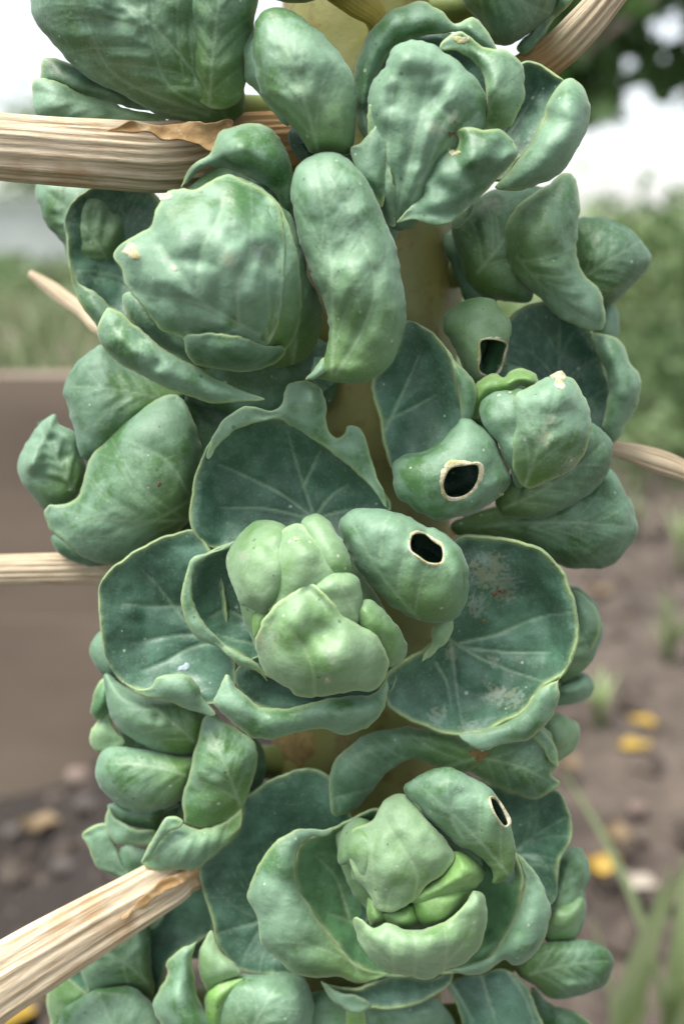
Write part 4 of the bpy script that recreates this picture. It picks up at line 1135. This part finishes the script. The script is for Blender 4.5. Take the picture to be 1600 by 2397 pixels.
shrub(1530, 800, 2.9, .36, .3, 700, F_MID, .04, 'small upright bush at the soil edge', seed=6)
shrub(1660, 900, 2.4, .36, .26, 700, F_MID, .04, 'low spreading bush at the soil edge', seed=8)
shrub(60, 330, 16, .9, 2.0, 700, F_MID, .16, 'distant slim tree-like bush beyond the pale wall', seed=9)
shrub(20, 520, 7.0, .8, .3, 900, F_MID, .07, 'mid-green bush in front of the pale wall', seed=10)

# pale wall at the far left
def far_wall():
    a = on_ground(-900, 690); b = on_ground(330, 655)
    d = (b - a) / np.linalg.norm(b - a); n_ = np.array([-d[1], d[0], 0])
    e = empty('garden_wall', (a + b) / 2 * (1, 1, 0))
    tag(e, 'low pale rendered garden wall with pinkish brick base and coping', 'wall')
    def box(name, h0, h1, t0, t1, mat):
        P = []
        for h_ in (h0, h1):
            for q, t in ((a, t0), (b, t0), (b, t1), (a, t1)):
                P.append((q[0] + n_[0] * t, q[1] + n_[1] * t, h_))
        mesh_obj(name, P, [(3, 2, 1, 0), (4, 5, 6, 7), (0, 1, 5, 4), (1, 2, 6, 5), (2, 3, 7, 6), (3, 0, 4, 7)], mat, e, smooth=False)
    box('plinth', -.02, .14, -.02, .3, simple_mat('pink_plinth', (.45, .32, .28), (.5, .38, .33), 5, .9))
    box('wall_face', .14, .66, 0, .28, simple_mat('pale_render', (.6, .6, .6), (.72, .72, .72), 3, .9))
    box('coping', .66, .72, -.03, .31, simple_mat('coping_stone', (.5, .5, .49), (.6, .6, .58), 5, .9))
far_wall()

# raised bed on the left
def raised_bed():
    d = np.array([1.0, 0, 0])
    a = np.array([-1.4, .87, 0]); b = np.array([.02, .87, 0])
    nrm = np.array([0, 1.0, 0])
    e = empty('raised_bed', (a + b) / 2 * (1, 1, 0))
    tag(e, 'brown timber-sided raised garden bed with grass growing on top', 'raised bed')
    wood, nt = new_mat('weathered_timber')
    g = N(nt)
    geo = g.n('ShaderNodeNewGeometry')
    mp = g.n('ShaderNodeMapping'); mp.inputs['Scale'].default_value = (2, 2, 9); g.l(geo.outputs['Position'], mp.inputs[0])
    n1 = g.noise(mp.outputs[0], 1.5, 5); n2 = g.noise(geo.outputs['Position'], 6, 4)
    col = g.mix(g.ramp(n1, .3, .7), (.15, .112, .08), (.24, .188, .14))
    col = g.mix(g.math('MULTIPLY', g.ramp(n2, .45, .7), .6), col, (.2, .155, .115))
    bs = g.n('ShaderNodeBsdfPrincipled'); bs.inputs['Roughness'].default_value = .75; g.l(col, bs.inputs['Base Color'])
    out = g.n('ShaderNodeOutputMaterial'); g.l(bs.outputs[0], out.inputs['Surface'])
    H = .42
    def box(name, p, q, n0, n1_, h0, h1, mat):
        P = []
        for h_ in (h0, h1):
            for (c, t) in ((p, n0), (q, n0), (q, n1_), (p, n1_)):
                P.append((c[0] + nrm[0] * t, c[1] + nrm[1] * t, h_))
        return mesh_obj(name, P, [(3, 2, 1, 0), (4, 5, 6, 7), (0, 1, 5, 4), (1, 2, 6, 5), (2, 3, 7, 6), (3, 0, 4, 7)], mat, e, smooth=False)
    for k in range(2):
        h0 = -.02 + k * .2205
        box('board', a, b, .002 * k, .035, h0, h0 + .2195, wood)
    for t in (0.0, .34, .67, .985):
        p = a + (b - a) * t
        box('post', p, p + d * .05, .035, .085, -.02, H - .03, wood)
    soil = simple_mat('bed_soil', (.1, .08, .06), (.18, .14, .11), 20, .95)
    box('bed_soil', a + d * .02, b - d * .02, .036, 1.5, -.015, H - .05, soil)
    rng = np.random.default_rng(3)
    V, F = [], []
    for q in range(5200):
        t, s_ = rng.uniform(0, 1), (rng.uniform(.037, .12) if q % 7 == 0 else rng.uniform(.06, 1.45))
        c = a + (b - a) * t + nrm * s_; c[2] = H - .055
        hh = rng.uniform(.02, .06) * (1.6 if rng.uniform() < .06 else 1) * (1.5 if q % 7 == 0 else 1)
        ang = rng.uniform(0, 6.28); wv = np.array([math.cos(ang), math.sin(ang), 0]) * .004
        ln = np.array([rng.normal() * .02, rng.normal() * .02, 0])
        k = len(V)
        V += [c - wv, c + wv, c + ln * .4 + wv * .7 + (0, 0, hh * .6), c + ln * .4 - wv * .7 + (0, 0, hh * .6), c + ln + (0, 0, hh)]
        F += [(k, k + 1, k + 2, k + 3), (k + 3, k + 2, k + 4)]
    o = mesh_obj('grass', V, F, F_GRASS, e, smooth=False); o['kind'] = 'stuff'
raised_bed()

# grass tufts / weeds on the soil to the right
def tuft(x, y, h_, n, mat, label, seed, w=.006, name='grass_tuft', cat='weed', spread=.5):
    rng = np.random.default_rng(seed)
    b = on_ground(x, y)
    e = empty(name, b); tag(e, label, cat, 'weeds on the soil')
    for i in range(n):
        az = rng.uniform(0, 6.28); tilt = rng.uniform(.1, 1) * spread
        d = np.array([math.cos(az), math.sin(az), 0])
        hh = h_ * rng.uniform(.6, 1.1)
        sidev = np.array([-d[1], d[0], 0])
        V, F = [], []
        for q in range(7):
            t = q / 6
            c = b + d * (hh * tilt * t * t * 1.3) + np.array([0, 0, hh * t * (1 - .35 * tilt * t) - .005])
            wd = w * (1 - t ** 2 * .92)
            V += [c - sidev * wd + (0, 0, wd * .3), c - (0, 0, 0), c + sidev * wd + (0, 0, wd * .3)]
        for q in range(6):
            k = q * 3
            F += [(k, k + 1, k + 4, k + 3), (k + 1, k + 2, k + 5, k + 4)]
        mesh_obj('blade', V, F, mat, e)
tuft(1560, 1560, .1, 14, F_GRASS, 'loose green grass tuft on the bare soil', 1)
tuft(1400, 1690, .07, 12, F_PALE, 'yellowish dried weed tuft on the soil', 2)
tuft(1590, 1330, .12, 14, F_PALE, 'pale grass tuft at the edge of the soil', 3)
tuft(1480, 1260, .1, 14, F_GRASS, 'short green weed near the soil edge', 4)
tuft(1560, 2600, .24, 6, F_PALE, 'long pale strap leaves arching over the soil', 5, .012, 'strap_leaf_plant', 'plant', .25)
tuft(1440, 2560, .22, 4, F_PALE, 'narrow strap leaves rising next to the lower sprouts', 9, .012, 'strap_leaf_plant', 'plant', .25)
tuft(1490, 1150, .16, 20, F_GRASS, 'dense grass clump where soil meets the shrubs', 6)
tuft(1640, 1130, .2, 20, F_GRASS, 'tall grass clump where soil meets the shrubs', 7)
tuft(1330, 1100, .16, 18, F_PALE, 'pale grass clump behind the stalk', 8)

# fallen leaves and pebbles
YEL = simple_mat('yellow_dead_leaf', (.3, .18, .02), (.38, .26, .04), 60, .6)
WHT = simple_mat('bleached_petal', (.28, .24, .19), (.36, .32, .27), 60, .6)
TAN = simple_mat('tan_dead_leaf', (.13, .09, .045), (.2, .145, .08), 60, .7)
STONE = simple_mat('pebble_stone', (.06, .05, .045), (.1, .085, .075), 40, .8)
PINK = simple_mat('pinkish_stone', (.14, .1, .08), (.19, .145, .12), 40, .8)
def dead_leaf(x, y, size, ang, mat, label, curl=.35, seed=0):
    c = on_soil(x, y, .008)
    ca, sa = math.cos(ang), math.sin(ang)
    V, F = [], []
    k = 9
    for i in range(k):
        t = i / (k - 1)
        w = .34 * math.sin(math.pi * min(1, t * .96 + .03)) ** .8
        for j in range(5):
            u = (j - 2) / 2
            lx, ly = (t - .5) * size, u * w * size
            lz = curl * size * (u * u * .35 + (t - .5) ** 2 * .6) + .002 * math.sin(t * 9 + seed)
            V.append((c[0] + lx * ca - ly * sa, c[1] + lx * sa + ly * ca, c[2] + lz))
    for i in range(k - 1):
        for j in range(4):
            a = i * 5 + j
            F.append((a, a + 1, a + 6, a + 5))
    n0 = len(V)
    V += [(v[0], v[1], v[2] - .0012) for v in V]
    F += [tuple(q + n0 for q in f[::-1]) for f in F]
    o = mesh_obj('fallen_leaf', V, F, mat, origin=c)
    tag(o, label, 'leaf', 'fallen leaves on the soil')
dead_leaf(1405, 2045, .036, .2, YEL, 'bright yellow curled fallen leaf touching a bleached one', .8, 1)
dead_leaf(1490, 2085, .034, -.5, WHT, 'bleached white curled fallen leaf touching the yellow one', .8, 2)
dead_leaf(1445, 1965, .032, 1.5, TAN, 'narrow tan fallen leaf pointing at the yellow curled one', .6, 7)
dead_leaf(1505, 1690, .03, -.6, YEL, 'yellow fallen leaf lying on the bare soil by its twin', .3, 3)
dead_leaf(1485, 1747, .034, .1, YEL, 'flat broad yellow leaf on soil, next to another yellow one', .25, 4)
dead_leaf(1400, 1385, .04, .4, TAN, 'tan fallen leaf on the soil behind the scarred cup leaf', .3, 5)
dead_leaf(1330, 1790, .028, .6, TAN, 'tan fallen leaf on soil close to the sprouts', .3, 6)
dead_leaf(95, 1930, .034, .2, TAN, 'tan fallen leaf on dark soil below the raised bed', .3, 8)
dead_leaf(30, 2370, .05, .4, YEL, 'yellow fallen leaf under the slanting dry leaf stalk', .3, 9)
def pebble(x, y, r, mat, seed):
    rng = np.random.default_rng(seed)
    c = on_soil(x, y, r * .3)
    V = []; F = []
    nu, nv_ = 7, 12
    for i in range(nu + 1):
        ph = math.pi * i / nu
        for j in range(nv_):
            th_ = 2 * math.pi * j / nv_
            V.append((math.sin(ph) * math.cos(th_), math.sin(ph) * math.sin(th_), math.cos(ph)))
    V = np.array(V); V = V * (1 + .25 * noise3(V * 1.3 + seed * 3.1, 2))[:, None]
    V = V * (r, r * .8, r * .6) + c
    for i in range(nu):
        for j in range(nv_):
            F.append((i * nv_ + j, i * nv_ + (j + 1) % nv_, (i + 1) * nv_ + (j + 1) % nv_, (i + 1) * nv_ + j))
    return mesh_obj('pebble', V, F, mat, origin=c)
for i, (x, y, r, mt, lb) in enumerate(((1490, 1890, .012, PINK, 'pale pinkish pebble on the bare soil'), (170, 1760, .012, STONE, 'grey stone on dark soil by the foot of the raised bed'), (185, 1815, .013, PINK, 'pinkish stone on dark soil below the raised bed'),
        (30, 1945, .01, STONE, 'small grey stone beside the tan leaf'), (150, 2030, .011, STONE, 'grey stone above the slanting dry leaf stalk'), (205, 1880, .011, STONE, 'grey stone close to the stacked sprout'))):
    tag(pebble(x, y, r, mt, i), lb, 'pebble', 'stones on the soil')
rng = np.random.default_rng(77)
V, F = [], []
for q in range(2600):   # crumbs of soil
    x = rng.uniform(-1.0, 1.4); y = rng.uniform(.35, 2.6) if x > .05 else rng.uniform(.4, .84); r = rng.uniform(.003, .011) * (2.2 if q % 9 == 0 else 1)
    k = len(V)
    base = np.array([(1, 0, 0), (0, 1, 0), (-1, 0, 0), (0, -1, 0), (0, 0, 1), (0, 0, -1)], float) * rng.uniform(.6, 1.2, (6, 1)) * r
    V += [tuple(v + (x, y, r * .3 - .004 + mound(x, y))) for v in base]
    F += [tuple(k + i for i in f) for f in ((0, 1, 4), (1, 2, 4), (2, 3, 4), (3, 0, 4), (1, 0, 5), (2, 1, 5), (3, 2, 5), (0, 3, 5))]
CR = simple_mat('soil_crumb', (.05, .038, .03), (.12, .095, .075), 30, .95)
o = mesh_obj('soil_crumbs', V, F, CR, smooth=False)
tag(o, 'loose crumbs of grey-brown soil scattered over the ground', 'soil', kind='stuff')
